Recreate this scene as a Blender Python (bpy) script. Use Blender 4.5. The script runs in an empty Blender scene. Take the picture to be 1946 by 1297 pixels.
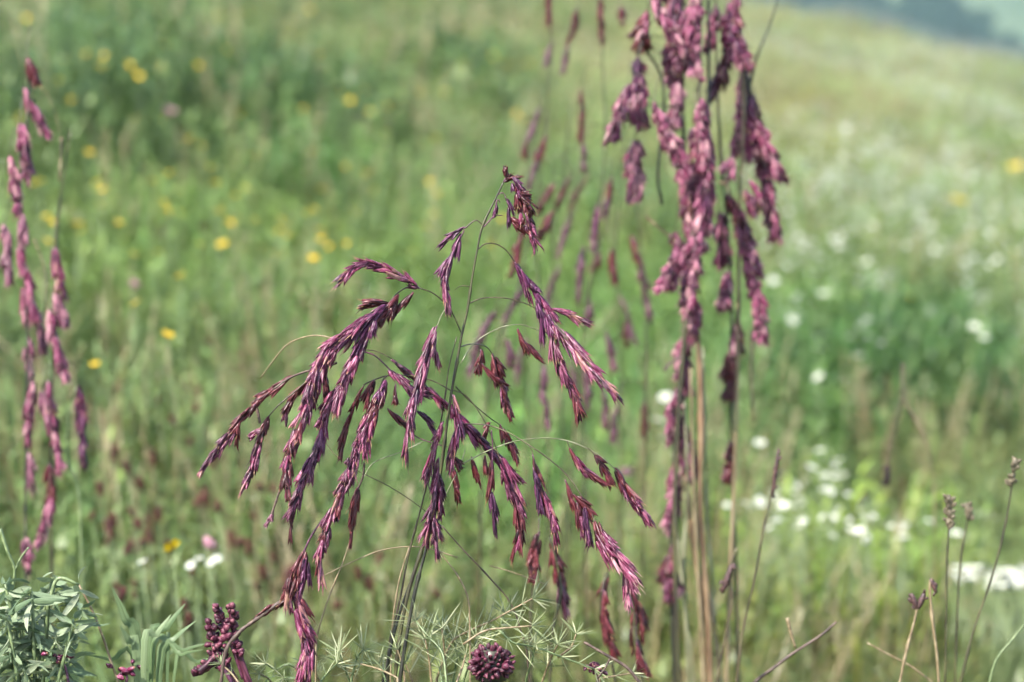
import bpy, math, random
import numpy as np
from mathutils import Vector, Matrix

rng = random.Random(11)
SC = bpy.context.scene
COL = SC.collection
PI = math.pi

# ------------------------------------------------------------------ camera, sky, sun, exposure
CAM_H, PITCH, LENS, FOCUS = 1.0, math.radians(-8.5), 85.0, 1.42
cam_d = bpy.data.cameras.new('camera')
cam_d.lens = LENS
cam_d.sensor_width = 36.0
cam_d.clip_start, cam_d.clip_end = 0.05, 6000
cam_d.dof.use_dof = True
cam_d.dof.focus_distance = FOCUS
cam_d.dof.aperture_fstop = 7.2
cam_d.dof.aperture_blades = 0
cam = bpy.data.objects.new('camera', cam_d)
COL.objects.link(cam)
cam.location = (0, 0, CAM_H)
cam.rotation_euler = (PI / 2 + PITCH, 0, 0)
SC.camera = cam

SUN = Vector((-0.52, -0.52, 0.92)).normalized()          # towards the sun
sun_el = math.asin(SUN.z)
world = bpy.data.worlds.new('World')
SC.world = world
world.use_nodes = True
wn = world.node_tree
sky = wn.nodes.new('ShaderNodeTexSky')
sky.sky_type = 'NISHITA'
sky.sun_disc = False
sky.sun_elevation = sun_el
sky.sun_rotation = math.atan2(SUN.x, SUN.y)
sky.dust_density = 2.0
bg = wn.nodes['Background']
bg.inputs['Strength'].default_value = 0.15
wn.links.new(sky.outputs[0], bg.inputs['Color'])
sun_d = bpy.data.lights.new('sun', 'SUN')
sun_d.energy = 4.2
sun_d.angle = math.radians(0.6)
sun_d.color = (1.0, 0.95, 0.87)
sun = bpy.data.objects.new('sun', sun_d)
COL.objects.link(sun)
sun.rotation_euler = (-SUN).to_track_quat('-Z', 'Y').to_euler()

SC.view_settings.view_transform = 'Standard'
SC.view_settings.look = 'None'
SC.view_settings.gamma = 1
SC.view_settings.exposure = 1.5
SC.cycles.max_bounces = 4
SC.cycles.diffuse_bounces = 3
SC.cycles.transmission_bounces = 3
SC.cycles.use_adaptive_sampling = True
SC.cycles.adaptive_threshold = 0.035
SC.cycles.adaptive_min_samples = 16
SC.cycles.volume_bounces = 0
SC.cycles.use_denoising = True

# ------------------------------------------------------------------ picture <-> place
FPX = LENS / 36.0 * 1946
cp, sp = math.cos(PITCH), math.sin(PITCH)
CAMV = Vector((0, 0, CAM_H))


def ray(px, py):
    u, v = (px - 973) / FPX, (648.5 - py) / FPX
    return Vector((u, cp - v * sp, sp + v * cp))


def P(px, py, d):
    return CAMV + ray(px, py) * d


def project(x, y, z):
    zz = z - CAM_H
    d = y * cp + zz * sp
    v = -y * sp + zz * cp
    return 973 + FPX * x / d, 648.5 - FPX * v / d


def H(x, y):
    """height of the meadow"""
    x = np.asarray(x, float)
    y = np.asarray(y, float)
    dy = np.maximum(y - 33, 0)
    z = 0.040 * np.maximum(y, -8) - 0.236 * 25 * np.tanh(x / 25.0)
    z = z - np.where(dy < 30, 0.006 * dy * dy, 5.4 + 0.36 * (dy - 30))
    z = np.maximum(z, -60)
    ye = np.clip(y, 0, 60)
    amp = np.clip(ye / 30.0, 0, 1) * 0.075 + 0.008
    z = z + amp * (np.sin(x * 0.9 + 1.3 * np.sin(y * 0.43)) * np.cos(y * 0.71 + 0.6 * x)
                   + 0.6 * np.sin(x * 2.3 + y * 1.1) * np.sin(y * 1.7 - 0.8 * x + 1))
    return z


def h1(x, y):
    return float(H(x, y))


def hit(px, py, h=0.0, lo=1.2, hi=60.0):
    """where the line of sight meets the meadow's surface raised by h"""
    r = ray(px, py)
    t = lo
    step = 0.01
    while t < hi:
        q = CAMV + r * t
        if q.z < h1(q.x, q.y) + h:
            return q
        t += step
        step = max(0.01, t * 0.006)
    return None


# ------------------------------------------------------------------ mesh helpers
class MB:
    def __init__(self):
        self.v, self.f, self.m, self.al, self.an, self.rv = [], [], [], [], [], []

    def add(self, vs, fs, al=None, an=None, mat=0, rv=0.0):
        o = len(self.v)
        self.v.extend(vs)
        self.f.extend([tuple(i + o for i in f) for f in fs])
        self.m.extend([mat] * len(fs))
        self.al.extend(al if al is not None else [0.5] * len(vs))
        self.an.extend(an if an is not None else [0.0] * len(vs))
        self.rv.extend([rv] * len(vs))

    def mesh(self, name, mats, smooth=True):
        me = bpy.data.meshes.new(name)
        me.from_pydata([tuple(v) for v in self.v], [], self.f)
        for m in mats:
            me.materials.append(m)
        me.polygons.foreach_set('material_index', self.m)
        if smooth:
            me.polygons.foreach_set('use_smooth', [True] * len(self.f))
        a = me.attributes.new('along', 'FLOAT', 'POINT')
        a.data.foreach_set('value', self.al)
        b = me.attributes.new('ang', 'FLOAT', 'POINT')
        b.data.foreach_set('value', self.an)
        c = me.attributes.new('rv', 'FLOAT', 'POINT')
        c.data.foreach_set('value', self.rv)
        me.update()
        return me


def spline(pts, n=6):
    """Catmull-Rom through 3D points"""
    if len(pts) < 3:
        return [pts[0].lerp(pts[-1], i / n) for i in range(n + 1)]
    q = [pts[0] * 2 - pts[1]] + list(pts) + [pts[-1] * 2 - pts[-2]]
    out = []
    for i in range(1, len(q) - 2):
        p0, p1, p2, p3 = q[i - 1:i + 3]
        for k in range(n):
            t = k / n
            out.append(0.5 * ((2 * p1) + (p2 - p0) * t + (2 * p0 - 5 * p1 + 4 * p2 - p3) * t * t
                              + (3 * p1 - p0 - 3 * p2 + p3) * t * t * t))
    out.append(pts[-1].copy())
    return out


def tube(mb, path, r0, r1, sides=5, mat=0, knots=0.0, nodes=False):
    n = len(path)
    vs, al, an, fs = [], [], [], []
    ref = Vector((0.31, 0.87, 0.22))
    for i, p in enumerate(path):
        t = (path[min(i + 1, n - 1)] - path[max(i - 1, 0)])
        if t.length < 1e-9:
            t = Vector((0, 0, 1))
        t.normalize()
        a = t.cross(ref)
        if a.length < 1e-4:
            a = t.cross(Vector((1, 0, 0)))
        a.normalize()
        b = t.cross(a)
        s = i / max(1, n - 1)
        r = r0 + (r1 - r0) * s
        if nodes and i % 13 == 9:                         # joint of the stalk
            r *= 1.55
        if nodes and i % 13 in (10, 11, 12):              # sheath below the joint
            r *= 1.18
        if knots:
            r *= 1 + knots * (0.5 + 0.5 * math.sin(i * 2.1))
        for k in range(sides):
            w = 2 * PI * k / sides
            vs.append(p + a * math.cos(w) * r + b * math.sin(w) * r)
            al.append(s)
            an.append(k / sides)
    for i in range(n - 1):
        for k in range(sides):
            k2 = (k + 1) % sides
            fs.append((i * sides + k, i * sides + k2, (i + 1) * sides + k2, (i + 1) * sides + k))
    fs.append(tuple(range(sides))[::-1])
    fs.append(tuple((n - 1) * sides + k for k in range(sides)))
    mb.add(vs, fs, al, an, mat)


def link(name, data, parent=None, loc=None):
    o = bpy.data.objects.new(name, data)
    COL.objects.link(o)
    if parent:
        o.parent = parent
    if loc is not None:
        o.location = loc
    return o


def tag(o, label=None, cat=None, group=None, kind=None):
    if label:
        o['label'] = label
    if cat:
        o['category'] = cat
    if group:
        o['group'] = group
    if kind:
        o['kind'] = kind
    return o


# ------------------------------------------------------------------ materials
def new_mat(name):
    m = bpy.data.materials.new(name)
    m.use_nodes = True
    nt = m.node_tree
    for n in list(nt.nodes):
        nt.nodes.remove(n)
    out = nt.nodes.new('ShaderNodeOutputMaterial')
    return m, nt, out


def N(nt, t, **kw):
    n = nt.nodes.new(t)
    for k, v in kw.items():
        setattr(n, k, v)
    return n


def ramp(nt, fac, stops):
    r = N(nt, 'ShaderNodeValToRGB')
    e = r.color_ramp.elements
    while len(e) < len(stops):
        e.new(0.5)
    for el, (p, c) in zip(e, stops):
        el.position = p
        el.color = (*c, 1)
    nt.links.new(fac, r.inputs[0])
    return r.outputs[0]


def mth(nt, op, a, b=None):
    n = N(nt, 'ShaderNodeMath', operation=op)
    for i, x in enumerate((a, b)):
        if x is None:
            continue
        if isinstance(x, (int, float)):
            n.inputs[i].default_value = x
        else:
            nt.links.new(x, n.inputs[i])
    return n.outputs[0]


def mixc(nt, fac, a, b, blend='MIX'):
    n = N(nt, 'ShaderNodeMix', data_type='RGBA', blend_type=blend)
    for i, x in ((0, fac), (6, a), (7, b)):
        if isinstance(x, (int, float)):
            n.inputs[i].default_value = x
        elif isinstance(x, tuple):
            n.inputs[i].default_value = (*x, 1)
        else:
            nt.links.new(x, n.inputs[i])
    return n.outputs[2]


def rnd_node(nt):
    oi = N(nt, 'ShaderNodeObjectInfo')
    ge = N(nt, 'ShaderNodeNewGeometry')
    return mth(nt, 'FRACT', mth(nt, 'ADD', oi.outputs['Random'], ge.outputs['Random Per Island']))


def attr(nt, name, typ='GEOMETRY'):
    return N(nt, 'ShaderNodeAttribute', attribute_name=name, attribute_type=typ)


def spikelet_mat(name, stops, tip, streak=(0.75, 0.55, 0.60), rough=0.33, trans=0.15):
    """papery scale: streaked along its length, paler at the tip"""
    m, nt, out = new_mat(name)
    # one tone for each spikelet, its scales a little apart from it
    ge = N(nt, 'ShaderNodeNewGeometry')
    oi = N(nt, 'ShaderNodeObjectInfo')
    r = mth(nt, 'ADD', mth(nt, 'FRACT', mth(nt, 'ADD', oi.outputs['Random'], attr(nt, 'rv').outputs['Fac'])),
            mth(nt, 'MULTIPLY', mth(nt, 'SUBTRACT', ge.outputs['Random Per Island'], 0.5), 0.3))
    col = ramp(nt, r, stops)
    al = attr(nt, 'along').outputs['Fac']
    an = attr(nt, 'ang').outputs['Fac']
    cv = N(nt, 'ShaderNodeCombineXYZ')
    nt.links.new(mth(nt, 'MULTIPLY', an, 9.0), cv.inputs[0])
    nt.links.new(mth(nt, 'MULTIPLY', al, 2.2), cv.inputs[1])
    nt.links.new(mth(nt, 'MULTIPLY', r, 60.0), cv.inputs[2])
    no = N(nt, 'ShaderNodeTexNoise')
    no.inputs['Scale'].default_value = 1.0
    no.inputs['Detail'].default_value = 2.0
    nt.links.new(cv.outputs[0], no.inputs['Vector'])
    f = ramp(nt, no.outputs['Fac'], [(0.55, (0, 0, 0)), (0.62, (1, 1, 1))])
    col = mixc(nt, mth(nt, 'MULTIPLY', f, 0.55), col, streak)
    d = ramp(nt, no.outputs['Fac'], [(0.30, (0.30, 0.30, 0.34)), (0.5, (1, 1, 1))])
    col = mixc(nt, 0.9, col, d, 'MULTIPLY')
    tf = ramp(nt, al, [(0.80, (0, 0, 0)), (1.0, (1, 1, 1))])
    tr = mth(nt, 'GREATER_THAN', mth(nt, 'FRACT', mth(nt, 'MULTIPLY', r, 7.3)), 0.55)
    col = mixc(nt, mth(nt, 'MULTIPLY', mth(nt, 'MULTIPLY', tf, tr), 0.8), col, tip)
    b = N(nt, 'ShaderNodeBsdfPrincipled')
    nt.links.new(col, b.inputs['Base Color'])
    b.inputs['Roughness'].default_value = rough
    b.inputs['Specular IOR Level'].default_value = 0.33
    t = N(nt, 'ShaderNodeBsdfTranslucent')
    nt.links.new(col, t.inputs['Color'])
    mx = N(nt, 'ShaderNodeMixShader')
    mx.inputs[0].default_value = trans
    nt.links.new(b.outputs[0], mx.inputs[1])
    nt.links.new(t.outputs[0], mx.inputs[2])
    nt.links.new(mx.outputs[0], out.inputs[0])
    return m


def leaf_mat(name, stops, base=None, trans=0.3, rough=0.5, tint=False, island=True):
    """leaves and blades; stops vary by piece, base is the colour at the foot of the blade"""
    m, nt, out = new_mat(name)
    r = rnd_node(nt)
    col = ramp(nt, r, stops)
    if tint:
        a = attr(nt, 'tint')
        col = mixc(nt, 1.0, col, a.outputs['Color'], 'MULTIPLY')
    al = attr(nt, 'along').outputs['Fac']
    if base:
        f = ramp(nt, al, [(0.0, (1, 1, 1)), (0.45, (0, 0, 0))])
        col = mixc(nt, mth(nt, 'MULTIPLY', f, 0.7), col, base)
    an = attr(nt, 'ang').outputs['Fac']
    cv = N(nt, 'ShaderNodeCombineXYZ')
    nt.links.new(mth(nt, 'MULTIPLY', an, 7.0), cv.inputs[0])
    nt.links.new(mth(nt, 'MULTIPLY', al, 3.0), cv.inputs[1])
    nt.links.new(mth(nt, 'MULTIPLY', r, 60.0), cv.inputs[2])
    no = N(nt, 'ShaderNodeTexNoise')
    no.inputs['Scale'].default_value = 1.0
    nt.links.new(cv.outputs[0], no.inputs['Vector'])
    v = ramp(nt, no.outputs['Fac'], [(0.3, (0.7, 0.7, 0.65)), (0.7, (1.25, 1.2, 1.2))])
    col = mixc(nt, 1.0, col, v, 'MULTIPLY')
    b = N(nt, 'ShaderNodeBsdfPrincipled')
    nt.links.new(col, b.inputs['Base Color'])
    b.inputs['Roughness'].default_value = rough
    b.inputs['Specular IOR Level'].default_value = 0.35
    t = N(nt, 'ShaderNodeBsdfTranslucent')
    nt.links.new(col, t.inputs['Color'])
    mx = N(nt, 'ShaderNodeMixShader')
    mx.inputs[0].default_value = trans
    nt.links.new(b.outputs[0], mx.inputs[1])
    nt.links.new(t.outputs[0], mx.inputs[2])
    nt.links.new(mx.outputs[0], out.inputs[0])
    return m


def stem_mat(name, c0, c1, c2, rough=0.4):
    """stalks: colour drifting along the stalk, fine lengthwise streaks"""
    m, nt, out = new_mat(name)
    al = attr(nt, 'along').outputs['Fac']
    an = attr(nt, 'ang').outputs['Fac']
    r = rnd_node(nt)
    cv = N(nt, 'ShaderNodeCombineXYZ')
    nt.links.new(mth(nt, 'MULTIPLY', an, 3.0), cv.inputs[0])
    nt.links.new(mth(nt, 'MULTIPLY', al, 14.0), cv.inputs[1])
    nt.links.new(mth(nt, 'MULTIPLY', r, 60.0), cv.inputs[2])
    no = N(nt, 'ShaderNodeTexNoise')
    no.inputs['Scale'].default_value = 1.0
    no.inputs['Detail'].default_value = 3.0
    nt.links.new(cv.outputs[0], no.inputs['Vector'])
    col = ramp(nt, no.outputs['Fac'], [(0.3, c0), (0.5, c1), (0.72, c2)])
    b = N(nt, 'ShaderNodeBsdfPrincipled')
    nt.links.new(col, b.inputs['Base Color'])
    b.inputs['Roughness'].default_value = rough
    nt.links.new(b.outputs[0], out.inputs[0])
    return m


M = {}
M['magenta'] = spikelet_mat('spikelet_magenta', [(0, (0.020, 0.002, 0.011)), (0.35, (0.056, 0.005, 0.021)),
                            (0.7, (0.110, 0.010, 0.040)), (0.93, (0.19, 0.024, 0.070)), (1, (0.27, 0.14, 0.10))], (0.50, 0.30, 0.16), (0.60, 0.26, 0.39))
M['indigo'] = spikelet_mat('spikelet_indigo', [(0, (0.014, 0.003, 0.014)), (0.5, (0.042, 0.005, 0.027)),
                           (1, (0.085, 0.010, 0.046))], (0.40, 0.26, 0.18), (0.36, 0.15, 0.28))
M['brown'] = spikelet_mat('spikelet_brown', [(0, (0.020, 0.005, 0.006)), (0.5, (0.060, 0.008, 0.012)),
                          (1, (0.110, 0.018, 0.024))], (0.38, 0.22, 0.10), (0.32, 0.10, 0.11))
M['pink'] = spikelet_mat('spikelet_pink', [(0, (0.024, 0.004, 0.012)), (0.3, (0.085, 0.010, 0.032)),
                         (0.60, (0.18, 0.024, 0.070)), (0.84, (0.31, 0.080, 0.15)), (1, (0.50, 0.28, 0.28))], (0.56, 0.38, 0.32), (0.56, 0.27, 0.34))
M['pale'] = spikelet_mat('spikelet_pale', [(0, (0.09, 0.022, 0.045)), (0.5, (0.20, 0.058, 0.105)),
                         (1, (0.38, 0.18, 0.21))], (0.54, 0.40, 0.32), (0.56, 0.36, 0.38))
M['dusk'] = spikelet_mat('spikelet_dusk', [(0, (0.030, 0.012, 0.018)), (0.5, (0.070, 0.024, 0.040)),
                         (1, (0.14, 0.060, 0.080))], (0.40, 0.28, 0.22), (0.36, 0.20, 0.24))
M['culm'] = stem_mat('culm_green_purple', (0.020, 0.012, 0.012), (0.042, 0.040, 0.016), (0.095, 0.09, 0.036))
M['culm_dark'] = stem_mat('culm_dark', (0.010, 0.009, 0.009), (0.022, 0.021, 0.014), (0.06, 0.056, 0.034))
M['branch'] = stem_mat('branch_thin', (0.024, 0.014, 0.013), (0.055, 0.040, 0.022), (0.15, 0.13, 0.065))
M['branch_pale'] = stem_mat('branch_pale', (0.07, 0.07, 0.032), (0.18, 0.18, 0.10), (0.38, 0.37, 0.24))
M['branch_purple'] = stem_mat('branch_purple', (0.035, 0.012, 0.028), (0.085, 0.022, 0.05), (0.20, 0.07, 0.12))
M['straw'] = stem_mat('stalk_straw', (0.10, 0.055, 0.026), (0.18, 0.105, 0.055), (0.27, 0.18, 0.10), 0.5)
M['tan'] = stem_mat('stalk_tan', (0.10, 0.07, 0.035), (0.19, 0.14, 0.075), (0.30, 0.24, 0.145), 0.5)
M['twig'] = stem_mat('twig_brown', (0.028, 0.018, 0.014), (0.075, 0.045, 0.035), (0.17, 0.12, 0.09), 0.6)
M['greenstem'] = stem_mat('stalk_green', (0.05, 0.075, 0.03), (0.11, 0.15, 0.06), (0.22, 0.27, 0.13))
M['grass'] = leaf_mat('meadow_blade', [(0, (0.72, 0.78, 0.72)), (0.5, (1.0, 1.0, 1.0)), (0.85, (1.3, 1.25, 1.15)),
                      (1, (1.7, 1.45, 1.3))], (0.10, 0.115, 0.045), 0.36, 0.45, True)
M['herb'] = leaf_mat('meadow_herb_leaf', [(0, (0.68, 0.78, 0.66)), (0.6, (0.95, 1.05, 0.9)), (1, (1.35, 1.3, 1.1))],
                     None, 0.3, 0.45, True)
M['dry'] = leaf_mat('meadow_dry_stalk', [(0, (0.17, 0.11, 0.055)), (0.5, (0.32, 0.25, 0.13)), (1, (0.48, 0.41, 0.26))],
                    None, 0.2, 0.6)
M['plume'] = leaf_mat('meadow_plume', [(0, (0.24, 0.20, 0.11)), (0.5, (0.36, 0.34, 0.20)), (1, (0.50, 0.49, 0.34))],
                      None, 0.35, 0.7)
M['redseed'] = leaf_mat('meadow_red_seed', [(0, (0.04, 0.012, 0.012)), (0.5, (0.085, 0.022, 0.020)), (1, (0.15, 0.05, 0.036))],
                        None, 0.1, 0.6)
M['greyleaf'] = leaf_mat('grey_green_leaf', [(0, (0.09, 0.145, 0.075)), (0.5, (0.175, 0.24, 0.14)), (1, (0.28, 0.33, 0.225))],
                         None, 0.25, 0.62)
M['needle'] = leaf_mat('needle_leaf', [(0, (0.12, 0.155, 0.07)), (0.5, (0.23, 0.275, 0.145)), (1, (0.38, 0.40, 0.25))],
                       None, 0.2, 0.4)
M['blade'] = leaf_mat('broad_blade', [(0, (0.12, 0.185, 0.085)), (1, (0.22, 0.29, 0.155))], None, 0.3, 0.4)
M['bud'] = spikelet_mat('bud_purple', [(0, (0.022, 0.005, 0.011)), (0.5, (0.060, 0.010, 0.024)), (1, (0.12, 0.026, 0.050))],
                        (0.24, 0.08, 0.10), (0.20, 0.07, 0.10), 0.5, 0.05)
M['yellow'] = leaf_mat('petal_yellow', [(0, (0.62, 0.42, 0.015)), (1, (0.78, 0.60, 0.06))], None, 0.3, 0.5)
M['amber'] = leaf_mat('flower_centre_amber', [(0, (0.45, 0.24, 0.02)), (1, (0.55, 0.32, 0.03))], None, 0.05, 0.7)
M['white'] = leaf_mat('petal_white', [(0, (0.50, 0.54, 0.48)), (1, (0.64, 0.66, 0.60))], None, 0.3, 0.5)
M['cream'] = leaf_mat('flower_centre_cream', [(0, (0.50, 0.50, 0.28)), (1, (0.62, 0.62, 0.40))], None, 0.05, 0.7)
M['rose'] = leaf_mat('petal_rose', [(0, (0.46, 0.22, 0.30)), (1, (0.60, 0.38, 0.44))], None, 0.3, 0.5)
M['cap'] = stem_mat('seed_head', (0.03, 0.022, 0.014), (0.09, 0.07, 0.04), (0.27, 0.23, 0.15), 0.6)
M['darkcap'] = stem_mat('dark_seed_head', (0.018, 0.009, 0.010), (0.050, 0.022, 0.022), (0.14, 0.07, 0.055), 0.5)


def ground_mat():
    m, nt, out = new_mat('meadow_soil')
    tc = N(nt, 'ShaderNodeTexCoord')
    n1 = N(nt, 'ShaderNodeTexNoise')
    n1.inputs['Scale'].default_value = 3.0
    n1.inputs['Detail'].default_value = 8.0
    nt.links.new(tc.outputs['Object'], n1.inputs['Vector'])
    n2 = N(nt, 'ShaderNodeTexNoise')
    n2.inputs['Scale'].default_value = 60.0
    n2.inputs['Detail'].default_value = 4.0
    nt.links.new(tc.outputs['Object'], n2.inputs['Vector'])
    c = ramp(nt, n1.outputs['Fac'], [(0.3, (0.050, 0.062, 0.022)), (0.55, (0.085, 0.105, 0.036)), (0.75, (0.13, 0.12, 0.055))])
    v = ramp(nt, n2.outputs['Fac'], [(0.3, (0.5, 0.5, 0.5)), (0.7, (1.3, 1.3, 1.2))])
    c = mixc(nt, 1.0, c, v, 'MULTIPLY')
    b = N(nt, 'ShaderNodeBsdfPrincipled')
    b.inputs['Roughness'].default_value = 0.9
    nt.links.new(c, b.inputs['Base Color'])
    bp = N(nt, 'ShaderNodeBump')
    bp.inputs['Strength'].default_value = 0.7
    bp.inputs['Distance'].default_value = 0.02
    nt.links.new(n2.outputs['Fac'], bp.inputs['Height'])
    nt.links.new(bp.outputs[0], b.inputs['Normal'])
    nt.links.new(b.outputs[0], out.inputs[0])
    return m


def hill_mat():
    m, nt, out = new_mat('far_hillside')
    tc = N(nt, 'ShaderNodeTexCoord')
    n1 = N(nt, 'ShaderNodeTexNoise')
    n1.inputs['Scale'].default_value = 0.012
    n1.inputs['Detail'].default_value = 5.0
    nt.links.new(tc.outputs['Object'], n1.inputs['Vector'])
    c = ramp(nt, n1.outputs['Fac'], [(0.35, (0.045, 0.075, 0.035)), (0.6, (0.085, 0.115, 0.055))])
    b = N(nt, 'ShaderNodeBsdfPrincipled')
    b.inputs['Roughness'].default_value = 0.95
    nt.links.new(c, b.inputs['Base Color'])
    nt.links.new(b.outputs[0], out.inputs[0])
    return m


# ------------------------------------------------------------------ ground: one sheet, finer near by
def grid_mesh(name, xs, ys, zf, mat):
    X, Y = np.meshgrid(xs, ys)
    Z = zf(X, Y)
    v = np.stack([X, Y, Z], -1).reshape(-1, 3)
    nx, ny = len(xs), len(ys)
    i = np.arange(nx * ny).reshape(ny, nx)
    f = np.stack([i[:-1, :-1], i[:-1, 1:], i[1:, 1:], i[1:, :-1]], -1).reshape(-1, 4)
    me = bpy.data.meshes.new(name)
    me.from_pydata(v.tolist(), [], f.tolist())
    me.materials.append(mat)
    me.polygons.foreach_set('use_smooth', [True] * len(f))
    return me


def both(a):
    a = np.asarray(a)
    return np.concatenate([-a[::-1], a[1:]])


xs = both(np.concatenate([np.arange(0, 14, 0.25), np.geomspace(14, 2300, 36)]))
ys = np.concatenate([-np.geomspace(300, 2, 12), np.arange(-1.5, 14, 0.2), np.arange(14, 70, 0.8), np.geomspace(70, 1100, 28)])
ground = link('meadow_ground', grid_mesh('meadow_ground', xs, ys, H, ground_mat()))
tag(ground, 'rolling meadow ground rising to the left under the grass', 'ground', kind='structure')


def HH(x, y):
    """the far valley side"""
    t = np.clip((y - 1000) / 1800.0, 0, 1)
    z = -61 + 330 * t ** 0.85
    z = z + 22 * np.sin(x * 0.006 + 0.002 * y) * t ** 0.5 + 12 * np.sin(x * 0.017 - y * 0.008) * t ** 0.6 + 4 * np.sin(x * 0.05 + y * 0.03) * t
    return z


hx, hy = np.linspace(-2300, 2600, 180), np.concatenate([np.linspace(1000, 1900, 60), np.linspace(1930, 2800, 24)])
hills = link('far_hills', grid_mesh('far_hills', hx, hy, HH, hill_mat()))
tag(hills, 'hazy blue green hillside beyond the crest of the meadow', 'hills', kind='structure')


# ------------------------------------------------------------------ instanced stuff (grass, far wood)
def scatter(name, pts, idx, rot, scl, tint, coll, label, cat, realize=False):
    me = bpy.data.meshes.new(name)
    me.from_pydata(pts.tolist(), [], [])
    n = len(pts)
    a = me.attributes.new('idx', 'INT', 'POINT')
    a.data.foreach_set('value', np.asarray(idx, np.int32))
    a = me.attributes.new('rot', 'FLOAT_VECTOR', 'POINT')
    a.data.foreach_set('vector', np.asarray(rot, np.float32).ravel())
    a = me.attributes.new('scl', 'FLOAT_VECTOR', 'POINT')
    a.data.foreach_set('vector', np.asarray(scl, np.float32).ravel())
    a = me.attributes.new('tint', 'FLOAT_COLOR', 'POINT')
    a.data.foreach_set('color', np.concatenate([tint, np.ones((n, 1))], 1).astype(np.float32).ravel())
    o = link(name, me)
    tag(o, label, cat, kind='stuff')
    g = bpy.data.node_groups.new(name + '_nodes', 'GeometryNodeTree')
    g.interface.new_socket('Geometry', in_out='INPUT', socket_type='NodeSocketGeometry')
    g.interface.new_socket('Geometry', in_out='OUTPUT', socket_type='NodeSocketGeometry')
    gi, go = g.nodes.new('NodeGroupInput'), g.nodes.new('NodeGroupOutput')
    iop = g.nodes.new('GeometryNodeInstanceOnPoints')
    ci = g.nodes.new('GeometryNodeCollectionInfo')
    ci.inputs['Collection'].default_value = coll
    ci.inputs['Separate Children'].default_value = True
    ci.inputs['Reset Children'].default_value = True

    def na(nm, t):
        q = g.nodes.new('GeometryNodeInputNamedAttribute')
        q.data_type = t
        q.inputs['Name'].default_value = nm
        return q.outputs[0]
    e2r = g.nodes.new('FunctionNodeEulerToRotation')
    L = g.links.new
    L(gi.outputs[0], iop.inputs['Points'])
    L(ci.outputs[0], iop.inputs['Instance'])
    iop.inputs['Pick Instance'].default_value = True
    L(na('idx', 'INT'), iop.inputs['Instance Index'])
    L(na('rot', 'FLOAT_VECTOR'), e2r.inputs[0])
    L(e2r.outputs[0], iop.inputs['Rotation'])
    L(na('scl', 'FLOAT_VECTOR'), iop.inputs['Scale'])
    rl = g.nodes.new('GeometryNodeRealizeInstances')
    L(iop.outputs[0], rl.inputs[0])
    L(rl.outputs[0] if realize else iop.outputs[0], go.inputs[0])
    md = o.modifiers.new('scatter', 'NODES')
    md.node_group = g
    return o


def blade(mb, base, az, ln, w, bend, lean, mat=0, seg=3):
    d = Vector((math.cos(az), math.sin(az), 0))
    s = Vector((-d.y, d.x, 0))
    vs, al, an, fs = [], [], [], []
    p = Vector(base)
    th = lean
    for i in range(seg + 1):
        t = i / seg
        hw = w * 0.5 * (1 - t ** 1.8) + 0.0002
        vs += [p - s * hw, p + s * hw]
        al += [t, t]
        an += [0.0, 1.0]
        p = p + (d * math.sin(th) + Vector((0, 0, math.cos(th)))) * (ln / seg)
        th += bend / seg
    for i in range(seg):
        fs.append((2 * i, 2 * i + 1, 2 * i + 3, 2 * i + 2))
    mb.add(vs, fs, al, an, mat)


def seed_stalk(mb, base, ln, lean, az, head, hw, mat_s, mat_h, r):
    d = Vector((math.cos(az), math.sin(az), 0))
    pts = [Vector(base) + d * (lean * t * t * ln) + Vector((0, 0, t * ln)) for t in (0, 0.35, 0.7, 1.0)]
    tube(mb, pts, 0.0011, 0.0006, 3, mat_s)
    top = pts[-1]
    dr = (pts[-1] - pts[-2]).normalized()
    k = int(r.uniform(9, 16))
    for i in range(k):
        t = i / k
        q = top - dr * head * (1 - t)
        a = r.uniform(0, 6.28)
        rad = hw * math.sin(PI * (0.15 + 0.8 * t)) * r.uniform(0.5, 1)
        out = Vector((math.cos(a), math.sin(a), 0)) * rad
        e = q + out + dr * head * 0.16
        s = Vector((-math.sin(a), math.cos(a), 0)) * 0.0014
        u = (e - q) * 0.5
        mb.add([q, q + u + s, e, q + u - s], [(0, 1, 2, 3)], [0, .5, 1, .5], None, mat_h)


tufts = bpy.data.collections.new('tuft_kinds')
r2 = random.Random(5)


def tuft(name, fn):
    mb = MB()
    fn(mb)
    o = bpy.data.objects.new(name, mb.mesh(name, [M['grass'], M['herb'], M['dry'], M['plume'], M['redseed']]))
    tufts.objects.link(o)


def fine(n, hh, w, spread, seg=3):
    def f(mb):
        for _ in range(n):
            a, q = r2.uniform(0, 6.28), spread * math.sqrt(r2.random())
            blade(mb, (q * math.cos(a), q * math.sin(a), -0.01), r2.uniform(0, 6.28), hh * r2.uniform(0.45, 1.1),
                  w * r2.uniform(0.6, 1.3), r2.uniform(0.2, 2.2), r2.uniform(0, 0.6), 0, seg)
    return f


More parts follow.
